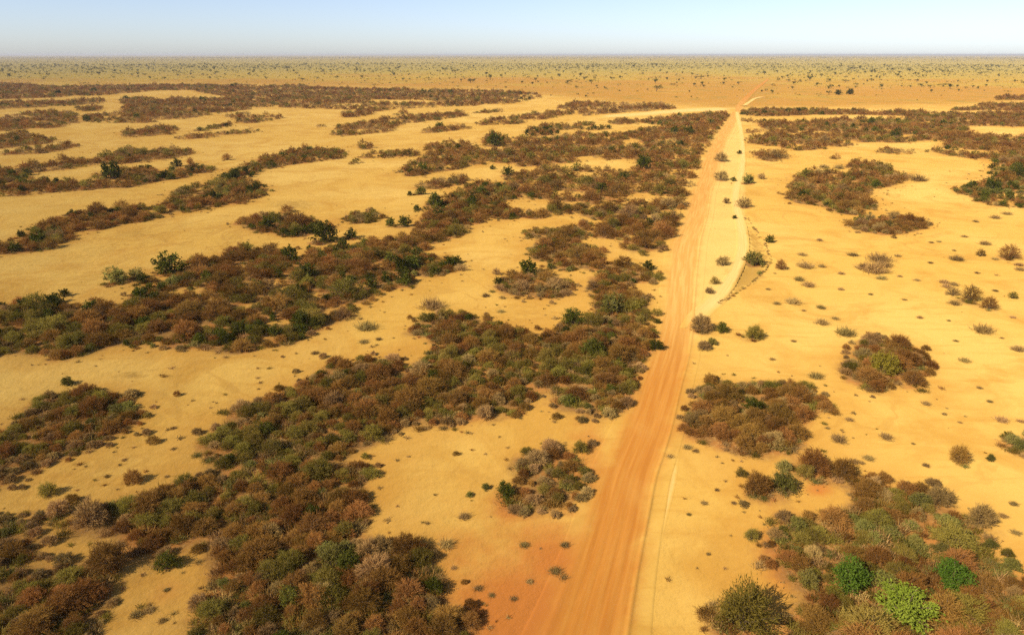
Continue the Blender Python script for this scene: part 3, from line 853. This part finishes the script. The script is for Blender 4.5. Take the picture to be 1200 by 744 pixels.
def mesh_np(name, verts, faces, mats, smooth_=False, mat_idx=None, fattr=None, vattr=None, uv=None):
    me = bpy.data.meshes.new(name)
    verts = np.asarray(verts, np.float32)
    faces = np.asarray(faces, np.int32)
    nv, nf, k = len(verts), len(faces), faces.shape[1]
    me.vertices.add(nv); me.vertices.foreach_set('co', verts.ravel())
    me.loops.add(nf * k); me.loops.foreach_set('vertex_index', faces.ravel())
    me.polygons.add(nf); me.polygons.foreach_set('loop_start', np.arange(0, nf * k, k, dtype=np.int32))
    if smooth_:
        me.polygons.foreach_set('use_smooth', np.ones(nf, bool))
    for m in mats:
        me.materials.append(m)
    if mat_idx is not None:
        me.polygons.foreach_set('material_index', np.asarray(mat_idx, np.int32))
    for dom, dic in (('FACE', fattr), ('POINT', vattr)):
        for n, v in (dic or {}).items():
            a = me.attributes.new(n, 'FLOAT', dom)
            a.data.foreach_set('value', np.asarray(v, np.float32))
    if uv is not None:
        u = me.uv_layers.new(name='UVMap')
        u.data.foreach_set('uv', np.asarray(uv, np.float32)[faces.ravel()].ravel())
    me.update(calc_edges=True)
    return me


def link(name, me, parent=None, **props):
    o = bpy.data.objects.new(name, me)
    COL.objects.link(o)
    if parent is not None:
        o.parent = parent
    for k, v in props.items():
        o[k] = v
    return o


gm = mesh_np('ground', verts, quads, [ground_material()], True, vattr=soil(vx, vy))
link('ground', gm, kind='structure', label='bare yellow sand plain running out to savanna at the horizon')


# ------------------------------------------------------------------ road, track, wheel rut, side paths
def strip(name, E, t, mat, ncross, lift, extra, profile, **props):
    n = len(E)
    u = np.linspace(-extra, 1 + extra, ncross)
    jit = np.zeros(n)
    X = E[:, 0:1] * (1 - u) + E[:, 2:3] * u
    Y = E[:, 1:2] * (1 - u) + E[:, 3:4] * u
    r = np.hypot(X, Y)
    Z = land(X, Y) + lift + r * 0.00012 + profile(u)[None, :] * (1 - smooth(120, 260, r))
    Z[:, 0] -= lift + .012; Z[:, -1] -= lift + .012
    edge = np.clip(np.minimum(u + extra, 1 + extra - u) / (extra * 1.7), 0, 1)[None, :] * np.ones((n, 1))
    pale = smooth(0, 1, np.interp(Y, [20, 62, 76, 95, 118, 150, 240, 330, 420, 560, 800], [.0, .15, .60, .95, .80, .62, .62, .70, .55, .1, .0])) 
    uv = np.stack([(u[None, :] * np.ones((n, 1))).ravel(), (t[:, None] * np.ones((1, ncross))).ravel()], 1)
    v = np.stack([X.ravel(), Y.ravel(), Z.ravel()], 1)
    a, b = np.meshgrid(np.arange(ncross - 1), np.arange(n - 1))
    k = (b * ncross + a).ravel()
    f = np.stack([k, k + 1, k + ncross + 1, k + ncross], 1)
    # fade both ends too
    et = np.minimum(np.minimum(t - t[0], t[-1] - t) / 9.0, 1)
    if props.pop('fade_ends', False):
        edge = edge * et[:, None]
    me = mesh_np(name, v, f, [mat], True, vattr=dict(edge=edge.ravel(), pale=pale.ravel(), **soil(X.ravel(), Y.ravel())), uv=uv)
    return link(name, me, kind='structure', **props)


road_mat, path_mat = road_material('red_laterite', 'road'), road_material('pale_track_sand', 'track')


def road_profile(u):
    z = 0.11 * np.exp(-((u - 1.02) / .03) ** 2) + 0.03 * np.exp(-((u + .01) / .05) ** 2)
    for c in (.22, .40, .62, .80):
        z = z - 0.025 * np.exp(-((u - c) / .045) ** 2)
    return z + .03 * np.exp(-((u - .5) / .5) ** 2)


strip('road', *ROAD_E, road_mat, 70, 0.035, 0.34, road_profile, label='straight red laterite road running to the horizon')
strip('path', *TRACK_E, path_mat, 16, 0.060, 0.35, lambda u: 0.0 * u - .02 * np.exp(-((u - .5) / .3) ** 2), fade_ends=True, label='pale sandy side track curving beside the red road')
strip('path', *RUT_E, path_mat, 13, 0.008, 1.3, lambda u: 0.0 * u - .01 * np.exp(-((u - .5) / .3) ** 2), fade_ends=True, label='thin pale wheel rut on the sand beside the road')
strip('path', *BRANCH_E, path_mat, 9, 0.12, 0.4, lambda u: 0 * u, fade_ends=True, label='short pale branch leaving the far road')
strip('path', *CROSS_E, path_mat, 9, 0.12, 0.4, lambda u: 0 * u, fade_ends=True, label='pale path crossing to the far road')

# ------------------------------------------------------------------ plants: meshes of one of each kind in several forms
def rhombs(c, along, across):
    """Leaf-sized rhombs: centres, half-length and half-width vectors."""
    n = len(c)
    v = np.empty((n, 4, 3))
    v[:, 0] = c - along; v[:, 1] = c - across; v[:, 2] = c + along; v[:, 3] = c + across
    return v.reshape(-1, 3), np.arange(n * 4).reshape(n, 4)


def unit(v):
    return v / np.maximum(np.linalg.norm(v, axis=-1, keepdims=True), 1e-9)


def tubes(paths, radii):
    """Three-sided tapering tubes along polylines of equal length."""
    paths = np.asarray(paths); n, m, _ = paths.shape
    tan = unit(np.gradient(paths, axis=1))
    ref = np.zeros_like(tan); ref[..., 0] = 1.0; ref[..., 2] = .3
    a = unit(np.cross(tan, ref)); b = np.cross(tan, a)
    ring = []
    for k in range(3):
        th = k * 2.0944
        ring.append(paths + (a * math.cos(th) + b * math.sin(th)) * radii[..., None])
    v = np.stack(ring, 2).reshape(-1, 3)
    f = []
    for i in range(n):
        for j in range(m - 1):
            o = (i * m + j) * 3
            for k in range(3):
                k2 = (k + 1) % 3
                f.append((o + k, o + k2, o + 3 + k2, o + 3 + k))
    return v, np.array(f)


def shrub(seed, nb, nl, leaf, aspect, H, dome, spread, twigs, tl, inner=.35, flat=0.0):
    """A shrub one unit in radius: stems fanning from the ground, leaves and twigs along their outer lengths.
    Returns (stems), (crown) as vertices, faces, tints."""
    rg = np.random.default_rng(seed)
    ph = np.arange(nb) * 2.39996 + rg.normal(0, .35, nb)
    u = (np.arange(nb) + .5) / nb
    th = np.arccos(1 - u * (1 - math.cos(math.radians(86)))) if not flat else np.arccos(1 - u * .93)
    lob = 1 + .16 * np.sin(ph * 2 + rg.uniform(0, 6)) + .12 * np.sin(ph * 3 + rg.uniform(0, 6)) + .10 * np.sin(ph * 5 + th * 3 + rg.uniform(0, 6))
    Rr = lob * rg.uniform(.72, 1.06, nb)
    Rr *= 0.93
    hh = H * (1 + .10 * np.sin(ph * 2 + rg.uniform(0, 6))) * rg.uniform(.82, 1.10, nb)
    end = np.stack([Rr * np.sin(th) ** dome * np.cos(ph), Rr * np.sin(th) ** dome * np.sin(ph), hh * np.cos(th) ** .8 + .05], 1)
    base = np.stack([rg.normal(0, .10, nb), rg.normal(0, .10, nb), np.full(nb, -.03)], 1)
    ctrl = base + (end - base) * np.array([.38, .38, .70])
    ctrl[:, 2] += .08 * H

    def at(b, t):
        t = t[:, None]
        return (1 - t) ** 2 * base[b] + 2 * t * (1 - t) * ctrl[b] + t * t * end[b]

    def tang(b, t):
        t = t[:, None]
        return unit(2 * (1 - t) * (ctrl[b] - base[b]) + 2 * t * (end[b] - ctrl[b]))
    btint = rg.uniform(0, 1, nb)
    # leaves
    b = rg.integers(0, nb, nl)
    t = 1 - (1 - inner) * rg.beta(1.0, 1.7, nl)
    c = at(b, t) + rg.normal(0, spread, (nl, 3)) * np.array([1, 1, .8])
    c[:, 2] = np.maximum(c[:, 2], .02)
    dirn = unit(tang(b, t) * .8 + rg.normal(0, .75, (nl, 3)))
    side = unit(np.cross(dirn, rg.normal(0, 1, (nl, 3)) + np.array([0, 0, .2])))
    ln = leaf * rg.uniform(.6, 1.4, nl)[:, None]
    v1, f1 = rhombs(c, dirn * ln, side * ln * aspect)
    t1 = np.clip(.5 * btint[b] + .5 * rg.uniform(0, 1, nl), 0, 1)
    # twigs: thin long rhombs pointing up and outward
    bt = rg.integers(0, nb, twigs)
    tt = 1 - .5 * rg.beta(1, 2, twigs)
    dv = unit(tang(bt, tt) + rg.normal(0, .38, (twigs, 3)) + np.array([0, 0, .15]))
    ct = at(bt, tt) + rg.normal(0, spread * .8, (twigs, 3)) + dv * tl * .3
    ct[:, 2] = np.maximum(ct[:, 2], .03)
    sv = unit(np.cross(dv, rg.normal(0, 1, (twigs, 3))))
    l2 = tl * rg.uniform(.5, 1.2, twigs)[:, None]
    v2, f2 = rhombs(ct, dv * l2, sv * .011)
    t2 = rg.uniform(.3, 1, twigs)
    # stems
    ns = min(nb, 22)
    pick = np.linspace(0, nb - 1, ns).astype(int)
    ts = np.linspace(0, .95, 5)
    paths = np.stack([at(pick, np.full(ns, q)) for q in ts], 1)
    rad = np.linspace(.030, .007, 5)[None, :] * rg.uniform(.7, 1.2, ns)[:, None]
    v3, f3 = tubes(paths, rad)
    crown = (np.concatenate([v1, v2]), np.concatenate([f1, f2 + len(v1)]), np.concatenate([t1, t2]))
    return (v3, f3, rg.uniform(0, 1, len(f3))), crown


#            nb   nl   leaf aspect  H  dome spread twigs tl inner
FORM = {
    'rusty': (120, 2100, .040, .34, 1.18, .85, .090, 1900, .17, .34),
    'olive': (100, 2300, .044, .38, 1.16, .85, .090, 1200, .15, .34),
    'dry':   (90, 800, .040, .32, 1.00, .92, .085, 2100, .19, .32),
    'green': (70, 3000, .052, .48, 1.28, .80, .080, 60, .10, .35),
    'pale':  (60, 2300, .054, .42, 1.00, .92, .080, 420, .16, .30),
    'bright': (80, 3400, .052, .48, 1.20, .80, .085, 30, .08, .35),
    'fresh': (80, 3400, .052, .48, 1.15, .80, .085, 30, .08, .35),
    'lime':  (80, 3000, .052, .48, 1.15, .85, .085, 60, .08, .35),
}
NAMES = {'rusty': 'rusty_shrub', 'olive': 'olive_shrub', 'dry': 'dry_shrub', 'green': 'dark_green_shrub', 'pale': 'pale_green_shrub', 'bright': 'bright_green_bush', 'fresh': 'bright_green_bush', 'lime': 'yellow_green_bush'}
COLOURS = {'rusty': 'rusty brown shrub', 'olive': 'olive shrub', 'dry': 'grey twiggy shrub', 'green': 'dark green shrub', 'pale': 'pale green shrub', 'bright': 'bright green bush', 'fresh': 'lime green bush', 'lime': 'yellow-green bush'}
NVAR = 5
MESH = {}          # (kind, level, variant) -> (stems, crown)
for kn, (k, fm) in enumerate(FORM.items()):
    for lev, (q, grow_leaf) in enumerate(((1.0, 1.0), (.36, 1.6), (.10, 2.9))):
        for v in range(NVAR if k not in ('bright', 'lime', 'fresh') else 3):
            nb, nl, lf, asp, H, dome, spr, tw, tl, inn = fm
            st, cr = shrub(1000 * kn + 10 * v + 1, max(int(nb * min(1, q * 1.6)), 26), int(nl * q), lf * grow_leaf, asp, H, dome, spr, int(tw * q), tl * min(grow_leaf, 1.5), inn)
            if lev == 2:
                vv = np.concatenate([cr[0], st[0][:0]]); ff = cr[1]
                MESH[k, lev, v] = (None, mesh_np('far_' + k, vv, ff, [LEAF[k]], fattr=dict(tint=cr[2])))
            else:
                MESH[k, lev, v] = (mesh_np(k + '_stems', st[0], st[1], [BARK], fattr=dict(tint=st[2])), mesh_np(k + '_crown', cr[0], cr[1], [LEAF[k]], fattr=dict(tint=cr[2])))

# ------------------------------------------------------------------ which plants stand as things of their own
LIMIT = {'rusty': 290, 'olive': 290, 'dry': 290, 'green': 200, 'pale': 150, 'bright': 20, 'lime': 20, 'fresh': 20}
chosen, rest = [], []
for k in FORM:
    lst = sorted([p for p in plants if p['kind'] == k], key=lambda p: (not (p['single'] and p['label']), not p['in'], -p['size']))
    n = 0
    for p in lst:
        if p['in'] and n < LIMIT[k] and p['size'] > 6.5:
            chosen.append(p); n += 1
        else:
            rest.append(p)

# labels by row and place: counted from the road, which everyone can find
by = {}
for p in chosen:
    if not p['label']:
        by.setdefault((p['where'], p['kind']), []).append(p)
for (where, k), lst in by.items():
    lst.sort(key=lambda p: -p['py'])
    nrow = max(1, int(round(math.sqrt(len(lst) / 1.6))))
    per = math.ceil(len(lst) / nrow)
    for r in range(nrow):
        row = lst[r * per:(r + 1) * per]
        row.sort(key=lambda p: abs(p['px'] - (800 if p['py'] < 420 else 700)))
        for i, p in enumerate(row):
            rw = 'the front row' if r == 0 else ('the back row' if r == nrow - 1 else 'row ' + ordinal(r + 1).replace('first', 'one'))
            if r not in (0, nrow - 1):
                rw = 'the ' + ordinal(r + 1) + ' row'
            if nrow == 1:
                p['label'] = f"{COLOURS[k]} in {where}, {ordinal(i + 1)} from the road"
            else:
                p['label'] = f"{COLOURS[k]}, {ordinal(i + 1)} from the road in {rw}, {where}"
pz = land(np.array([p['x'] for p in chosen]), np.array([p['y'] for p in chosen]))
for p, z in zip(chosen, pz):
    k = p['kind']
    lev = 0 if p['d'] < 85 else 1
    v = random.randrange(NVAR if k not in ('bright', 'lime', 'fresh') else 3)
    st, cr = MESH[k, lev, v]
    root = bpy.data.objects.new(NAMES[k], None)
    root.empty_display_size = .2
    COL.objects.link(root)
    root.location = (p['x'], p['y'], float(z))
    root.rotation_euler = (0, 0, random.uniform(0, 6.283))
    s = p['w'] / 2
    zs = p['h'] / FORM[k][4]
    root.scale = (s * random.uniform(.9, 1.1), s * random.uniform(.9, 1.1), zs)
    root['label'] = p['label']
    root['category'] = 'bush' if k in ('bright', 'lime', 'fresh') else 'shrub'
    root['group'] = {'open sand': 'bushes standing singly on the sand'}.get(p['where'], 'shrubs of ' + p['where'])
    for nm, me in (('stems', st), ('crown', cr)):
        link(nm, me, root)

# ------------------------------------------------------------------ masses: geometry nodes lay the countless small and far plants out
def scatter(name, protos, pts, rot, scale, idx, **props):
    """One object of kind stuff: prototypes (meshes) set on points."""
    coll = bpy.data.collections.new(name + '_forms')
    for i, me in enumerate(protos):
        o = bpy.data.objects.new('%s_form_%02d' % (name, i), me)
        coll.objects.link(o)
    me = bpy.data.meshes.new(name)
    n = len(pts)
    me.vertices.add(n)
    me.vertices.foreach_set('co', np.asarray(pts, np.float32).ravel())
    a = me.attributes.new('turn', 'FLOAT_VECTOR', 'POINT')
    r3 = np.zeros((n, 3), np.float32); r3[:, 2] = rot
    a.data.foreach_set('vector', r3.ravel())
    a = me.attributes.new('grow', 'FLOAT_VECTOR', 'POINT')
    a.data.foreach_set('vector', np.asarray(scale, np.float32).ravel())
    a = me.attributes.new('form', 'INT', 'POINT')
    a.data.foreach_set('value', np.asarray(idx, np.int32))
    o = link(name, me, kind='stuff', **props)
    ng = bpy.data.node_groups.new(name, 'GeometryNodeTree')
    ng.interface.new_socket('Geometry', in_out='INPUT', socket_type='NodeSocketGeometry')
    ng.interface.new_socket('Geometry', in_out='OUTPUT', socket_type='NodeSocketGeometry')
    gi, go = ng.nodes.new('NodeGroupInput'), ng.nodes.new('NodeGroupOutput')
    ip = ng.nodes.new('GeometryNodeInstanceOnPoints')
    ci = ng.nodes.new('GeometryNodeCollectionInfo')
    ci.inputs['Collection'].default_value = coll
    ci.inputs['Separate Children'].default_value = True
    ci.inputs['Reset Children'].default_value = True
    ip.inputs['Pick Instance'].default_value = True

    def named(nm, typ):
        q = ng.nodes.new('GeometryNodeInputNamedAttribute')
        q.data_type = typ
        q.inputs['Name'].default_value = nm
        return q.outputs[0]
    ng.links.new(gi.outputs[0], ip.inputs['Points'])
    ng.links.new(ci.outputs[0], ip.inputs['Instance'])
    ng.links.new(named('form', 'INT'), ip.inputs['Instance Index'])
    e2r = ng.nodes.new('FunctionNodeEulerToRotation')
    ng.links.new(named('turn', 'FLOAT_VECTOR'), e2r.inputs[0])
    ng.links.new(e2r.outputs[0], ip.inputs['Rotation'])
    ng.links.new(named('grow', 'FLOAT_VECTOR'), ip.inputs['Scale'])
    ng.links.new(ip.outputs[0], go.inputs[0])
    md = o.modifiers.new('scatter', 'NODES')
    md.node_group = ng
    return o


# wild scrub beyond the sides of the photograph, so that the place goes on
xs_, ys_ = RNG.uniform(-520, 620, 26000), RNG.uniform(30, 640, 26000)
qx, qy, qd = proj(xs_, ys_)
side = ((qx < -45) & (qx > -700)) | ((qx > 1245) & (qx < 1900))
band = waves(xs_ * .45, ys_, 34, 3) + waves(xs_, ys_, 14, 17) * .4
okk = side & (band > .35)
wild = [dict(x=float(a), y=float(b), kind=RNG.choice(['rusty', 'olive', 'dry'], p=[.5, .25, .25]), w=float(RNG.uniform(1.6, 3.0)), h=float(RNG.uniform(1.1, 1.9))) for a, b in zip(xs_[okk], ys_[okk])]
rest += wild
protos, pidx = [], {}
for k in FORM:
    for lev in (0, 1, 2):
        for v in range(NVAR if k not in ('bright', 'lime', 'fresh') else 3):
            pidx[k, lev, v] = len(protos); protos.append(MESH[k, lev, v][1])
rx = np.array([p['x'] for p in rest]); ry = np.array([p['y'] for p in rest]); rz = land(rx, ry)
idx = [pidx[p['kind'], (0 if p.get('d', 300) < 80 else 1) if p.get('d', 300) < 150 else 2, random.randrange(3)] for p in rest]
scl = [(p['w'] / 2 * random.uniform(.9, 1.1), p['w'] / 2 * random.uniform(.9, 1.1), p['h'] / FORM[p['kind']][4]) for p in rest]
scatter('scrub', protos, np.stack([rx, ry, rz], 1), RNG.uniform(0, 6.28, len(rest)), scl, idx, label='brown and olive scrub spreading over the sand in long stripes', category='scrub')


# tufts picked out singly, and the countless little plants round the thickets
def tuft(seed, n, spread, thin=.045):
    rg = np.random.default_rng(seed)
    az = rg.uniform(0, 6.283, n); tilt = rg.uniform(.1, 1.25, n)
    dv = np.stack([np.sin(tilt) * np.cos(az), np.sin(tilt) * np.sin(az), np.cos(tilt)], 1)
    ln = rg.uniform(.25, .6, n)[:, None]
    c = np.stack([rg.normal(0, spread, n), rg.normal(0, spread, n), np.zeros(n)], 1) + dv * ln * .9
    c[:, 2] = np.maximum(c[:, 2], .02)
    sv = unit(np.cross(dv, rg.normal(0, 1, (n, 3))))
    v, f = rhombs(c, dv * ln, sv * thin)
    return v, f, rg.uniform(0, 1, n)


TUFT = []
for i in range(6):
    v, f, t = tuft(50 + i, 340, .28, .018)
    TUFT.append(mesh_np('tuft', v, f, [LEAF['dry' if i % 3 else 'straw']], fattr=dict(tint=t)))
TUFT_S = []
for i in range(6):
    v, f, t = tuft(80 + i, 34, .22)
    TUFT_S.append(mesh_np('small_tuft', v, f, [LEAF[('dry', 'straw', 'olive', 'dry', 'rusty', 'dry')[i]]], fattr=dict(tint=t)))
tl_ = []
for (tx, ty, tw) in TUFTS:
    gx, gy = ground(tx, ty)
    _, _, d = proj(gx, gy)
    tl_.append(dict(x=float(gx), y=float(gy), w=float(tw * d / FPX), px=tx, py=ty))
ridges = [('beyond the brown hollow', lambda p: p['px'] > 880 and p['py'] < 345), ('on the bare sand above the round thicket', lambda p: p['px'] > 880 and p['py'] < 432),
          ('on the bare sand around the mixed thicket', lambda p: p['px'] > 780), ('on the orange sand beside the lone thicket', lambda p: p['px'] > 455 and p['py'] > 500),
          ('in the sandy bay of the big front thicket', lambda p: p['px'] > 360), ('in the sandy gap by the edge thicket', lambda p: True)]
left = list(tl_)
for nm, test in ridges:
    grp = [p for p in left if test(p)]
    left = [p for p in left if not test(p)]
    grp.sort(key=lambda p: -p['py'])
    nrow = max(1, round(len(grp) / 7)); per = math.ceil(len(grp) / nrow) if grp else 1
    for r in range(nrow):
        row = sorted(grp[r * per:(r + 1) * per], key=lambda p: abs(p['px'] - 750))
        for i, p in enumerate(row):
            p['label'] = f"small dry tuft {nm}, {ordinal(i + 1)} from road, {ordinal(r + 1)} row" if nrow > 1 else f"small dry tuft {nm}, {ordinal(i + 1)} from the road"
            p['group'] = 'dry tufts ' + nm
for p in tl_:
    o = link('dry_tuft', random.choice(TUFT), label=p['label'], category='tuft', group=p['group'])
    o.location = (p['x'], p['y'], float(land(p['x'], p['y'])) - .01)
    s = p['w'] * .78
    o.scale = (s, s, s * random.uniform(.55, .85))
    o.rotation_euler = (0, 0, random.uniform(0, 6.28))

N = 60000
cx_ = RNG.uniform(-260, 300, N); cy_ = 24 + 420 * RNG.beta(.9, 1.8, N)
near_l = sample(LITW, cx_, cy_); here_l = sample(LIT, cx_, cy_)
pr = np.where(here_l > .55, .12, np.clip(near_l * near_l * 5, 0, .5) + .0015 + .012 * (waves(cx_, cy_, 22, 33) > .75))
qx, qy, qd = proj(cx_, cy_)
ok = (RNG.uniform(0, 1, N) < pr) & (qx > -120) & (qx < 1320) & (qy < 800)
cx_, cy_ = cx_[ok], cy_[ok]
g_ = way_gap(cx_, cy_)
ok = g_ > .5
cx_, cy_ = cx_[ok], cy_[ok]
lip = [HOLLOW[k % len(HOLLOW)] for k in range(4, len(HOLLOW) + 1)]
for (ax, ay), (bx, by) in zip(lip[:-1], lip[1:]):
    m_ = int(max(6, math.hypot(bx - ax, by - ay) * 1.5 * RNG.uniform(.5, 1.3))); t_ = RNG.uniform(0, 1, m_)
    hx, hy = ground(ax + (bx - ax) * t_ - np.abs(RNG.normal(0, 1.6, m_)), ay + (by - ay) * t_ + RNG.normal(0, 1.0, m_))
    cx_, cy_ = np.concatenate([cx_, hx]), np.concatenate([cy_, hy])
n = len(cx_)
sz = RNG.uniform(.12, .40, n) * RNG.uniform(.6, 1.3, n) * (1 + np.hypot(cx_, cy_) * .0015)
scatter('dry_grass', TUFT_S, np.stack([cx_, cy_, land(cx_, cy_)], 1), RNG.uniform(0, 6.28, n), np.stack([sz, sz, sz * .7], 1), RNG.integers(0, 6, n),
        label='thin dry grass and seedlings strewn around the thickets', category='grass')

# low growth filling the thickets between the shrubs
UNDER = []
for i, k in enumerate(('rusty', 'olive', 'dry', 'dry', 'rusty', 'olive', 'pale')):
    v, f, t = tuft(140 + i, 170, .36, .024)
    UNDER.append(mesh_np('low_growth', v, f, [LEAF[k]], fattr=dict(tint=t)))
N = 90000
ux = RNG.uniform(-150, 170, N); uy = 24 + 240 * RNG.beta(.8, 1.8, N)
here = sample(LIT, ux, uy)
qx, qy, qd = proj(ux, uy)
ok = (RNG.uniform(0, 1, N) < smooth(.15, .9, here) * .6) & (qx > -60) & (qx < 1260) & (qy < 790)
ux, uy = ux[ok], uy[ok]
ok = way_gap(ux, uy) > .7
ux, uy = ux[ok], uy[ok]
nu = len(ux)
sz = RNG.uniform(.35, .95, nu) * (.5 + .5 * sample(LIT, ux, uy))
scatter('undergrowth', UNDER, np.stack([ux, uy, land(ux, uy)], 1), RNG.uniform(0, 6.28, nu), np.stack([sz, sz, sz * .75], 1), RNG.integers(0, len(UNDER), nu),
        label='low brown growth filling the thickets between the shrubs', category='undergrowth')

# ------------------------------------------------------------------ savanna trees
def tree(seed, nl, leaf):
    rg = np.random.default_rng(seed)
    nc = 7
    cen = np.stack([rg.normal(0, .34, nc), rg.normal(0, .34, nc), rg.uniform(.55, .95, nc)], 1)
    rad = rg.uniform(.20, .36, nc)
    k = rg.integers(0, nc, nl)
    c = cen[k] + unit(rg.normal(0, 1, (nl, 3))) * (rad[k] * rg.uniform(.55, 1, nl) ** .5)[:, None] * np.array([1, 1, .72])
    dv = unit(rg.normal(0, 1, (nl, 3))); sv = unit(np.cross(dv, rg.normal(0, 1, (nl, 3))))
    v1, f1 = rhombs(c, dv * leaf, sv * leaf * .6)
    ends = cen[:4]
    ts = np.linspace(0, 1, 4)
    paths = np.stack([np.stack([e[0] * ts ** 2, e[1] * ts ** 2, -.02 + (e[2] + .02) * ts], 1) for e in ends])
    v2, f2 = tubes(paths, np.linspace(.05, .015, 4)[None, :] * np.ones((4, 1)))
    return (v2, f2, rg.uniform(0, 1, len(f2))), (v1, f1, .5 * rg.uniform(0, 1, nc)[k] + .5 * rg.uniform(0, 1, nl))


TREES, TREES_FAR = [], []
for i in range(5):
    a, b = tree(300 + i, 210, .085)
    v = np.concatenate([b[0], a[0]]); f = np.concatenate([b[1], a[1] + len(b[0])])
    TREES.append(mesh_np('savanna_tree', v, f, [LEAF['tree'], BARK], mat_idx=[0] * len(b[1]) + [1] * len(a[1]), fattr=dict(tint=np.concatenate([b[2], a[2]]))))
    a, b = tree(330 + i, 44, .17)
    TREES_FAR.append(mesh_np('far_tree', b[0], b[1], [LEAF['tree']], fattr=dict(tint=b[2])))


def tree_field(n, r0, r1, power, seed):
    rg = np.random.default_rng(seed)
    r = r0 + (r1 - r0) * rg.uniform(0, 1, n) ** power
    az = rg.uniform(-math.radians(46), math.radians(46), n)
    return r * np.sin(az), r * np.cos(az)


tx1, ty1 = tree_field(10500, 420, 2600, .62, 1)
tx2, ty2 = tree_field(26000, 2200, 9000, .62, 2)
tx3, ty3 = tree_field(9000, 8000, 26000, .60, 3)
tx4, ty4 = tree_field(26000, 400, 2200, .62, 4)
tx, ty = np.concatenate([tx1, tx2, tx3, tx4]), np.concatenate([ty1, ty2, ty3, ty4])
low = np.arange(len(tx)) >= len(tx1) + len(tx2) + len(tx3)
qx, qy, qd = proj(tx, ty)
bd = np.interp(qx, [-2000, 0, 300, 600, 660, 720, 860, 1100, 1200, 3000], [95, 96, 98, 104, 106, 110, 112, 113, 112, 110])
clump = waves(tx, ty, 160, 5) + waves(tx, ty, 700, 22) * .8 + waves(tx, ty, 2600, 44) * .7
prob = np.clip(.45 + clump * .42, .06, 1) * smooth(3, -9, qy - bd) if False else np.clip(.50 + clump * .26, .12, 1) * np.clip((bd + 1 + np.where(low, 14, 0) - qy) / np.where(low, 16, 9), 0.0, 1) * np.where(low, .6, 1)
ok = (RNG.uniform(0, 1, len(tx)) < prob) & (way_gap(tx, ty) > 6)
tx, ty, qx, qy, qd, low = tx[ok], ty[ok], qx[ok], qy[ok], qd[ok], low[ok]
tw = np.where(low, .42, 1.0) * RNG.lognormal(math.log(3.8), .34, len(tx)) * np.where(qd > 5000, 1.35, 1.0)
size = tw * FPX / qd
order = np.argsort(-np.where((qx > 2) & (qx < 1198), size, 0))
top = order[:240]
big = sorted(top, key=lambda i: -qy[i])
per = 16
for r in range(0, len(big), per):
    row = sorted(big[r:r + per], key=lambda i: abs(qx[i] - 890))
    for j, i in enumerate(row):
        near_road = qx[i] < 890
        o = link('savanna_tree', TREES[i % 5], category='tree', group='scattered savanna trees beyond the scrub',
                 label=f"small dark savanna tree, {ordinal(j + 1)} from the far road in the {ordinal(r // per + 1)} belt")
        o.location = (float(tx[i]), float(ty[i]), 0)
        o.rotation_euler = (0, 0, random.uniform(0, 6.28))
        s = float(tw[i]) * .62
        o.scale = (s, s, s * random.uniform(.8, 1.1))
oth = order[240:]
s = tw[oth] * .62
scatter('distant_woodland', TREES_FAR, np.stack([tx[oth], ty[oth], np.zeros(len(oth))], 1), RNG.uniform(0, 6.28, len(oth)), np.stack([s, s, s * .95], 1), RNG.integers(0, 5, len(oth)),
        label='dotted trees thickening into a woodland line at the horizon', category='woodland')

# ------------------------------------------------------------------ the dusty air
hz = 75000.0
hv = [(x, y, z) for z in (-1.5, 34.0) for y in (-hz, hz) for x in (-hz, hz)]
hf = [(0, 2, 3, 1), (4, 5, 7, 6), (0, 1, 5, 4), (2, 6, 7, 3), (0, 4, 6, 2), (1, 3, 7, 5)]
hm_, nt = new_mat('dusty_air')
pv = nd(nt, 'ShaderNodeVolumePrincipled')
pv.inputs['Color'].default_value = (0.90, 0.87, 0.86, 1)
pv.inputs['Density'].default_value = 0.00009
pv.inputs['Anisotropy'].default_value = 0.0
o_ = nd(nt, 'ShaderNodeOutputMaterial')
nt.links.new(pv.outputs[0], o_.inputs['Volume'])
me = bpy.data.meshes.new('haze')
me.from_pydata(hv, [], hf)
me.materials.append(hm_)
link('haze', me, kind='stuff', label='thin pale dust haze over the far plain', category='haze')
print('UNDER', nu)
print('PLANTS', len(plants), 'chosen', len(chosen), 'rest', len(rest), 'tufts', n, 'trees', len(tx), {k: sum(p['kind'] == k for p in chosen) for k in FORM})
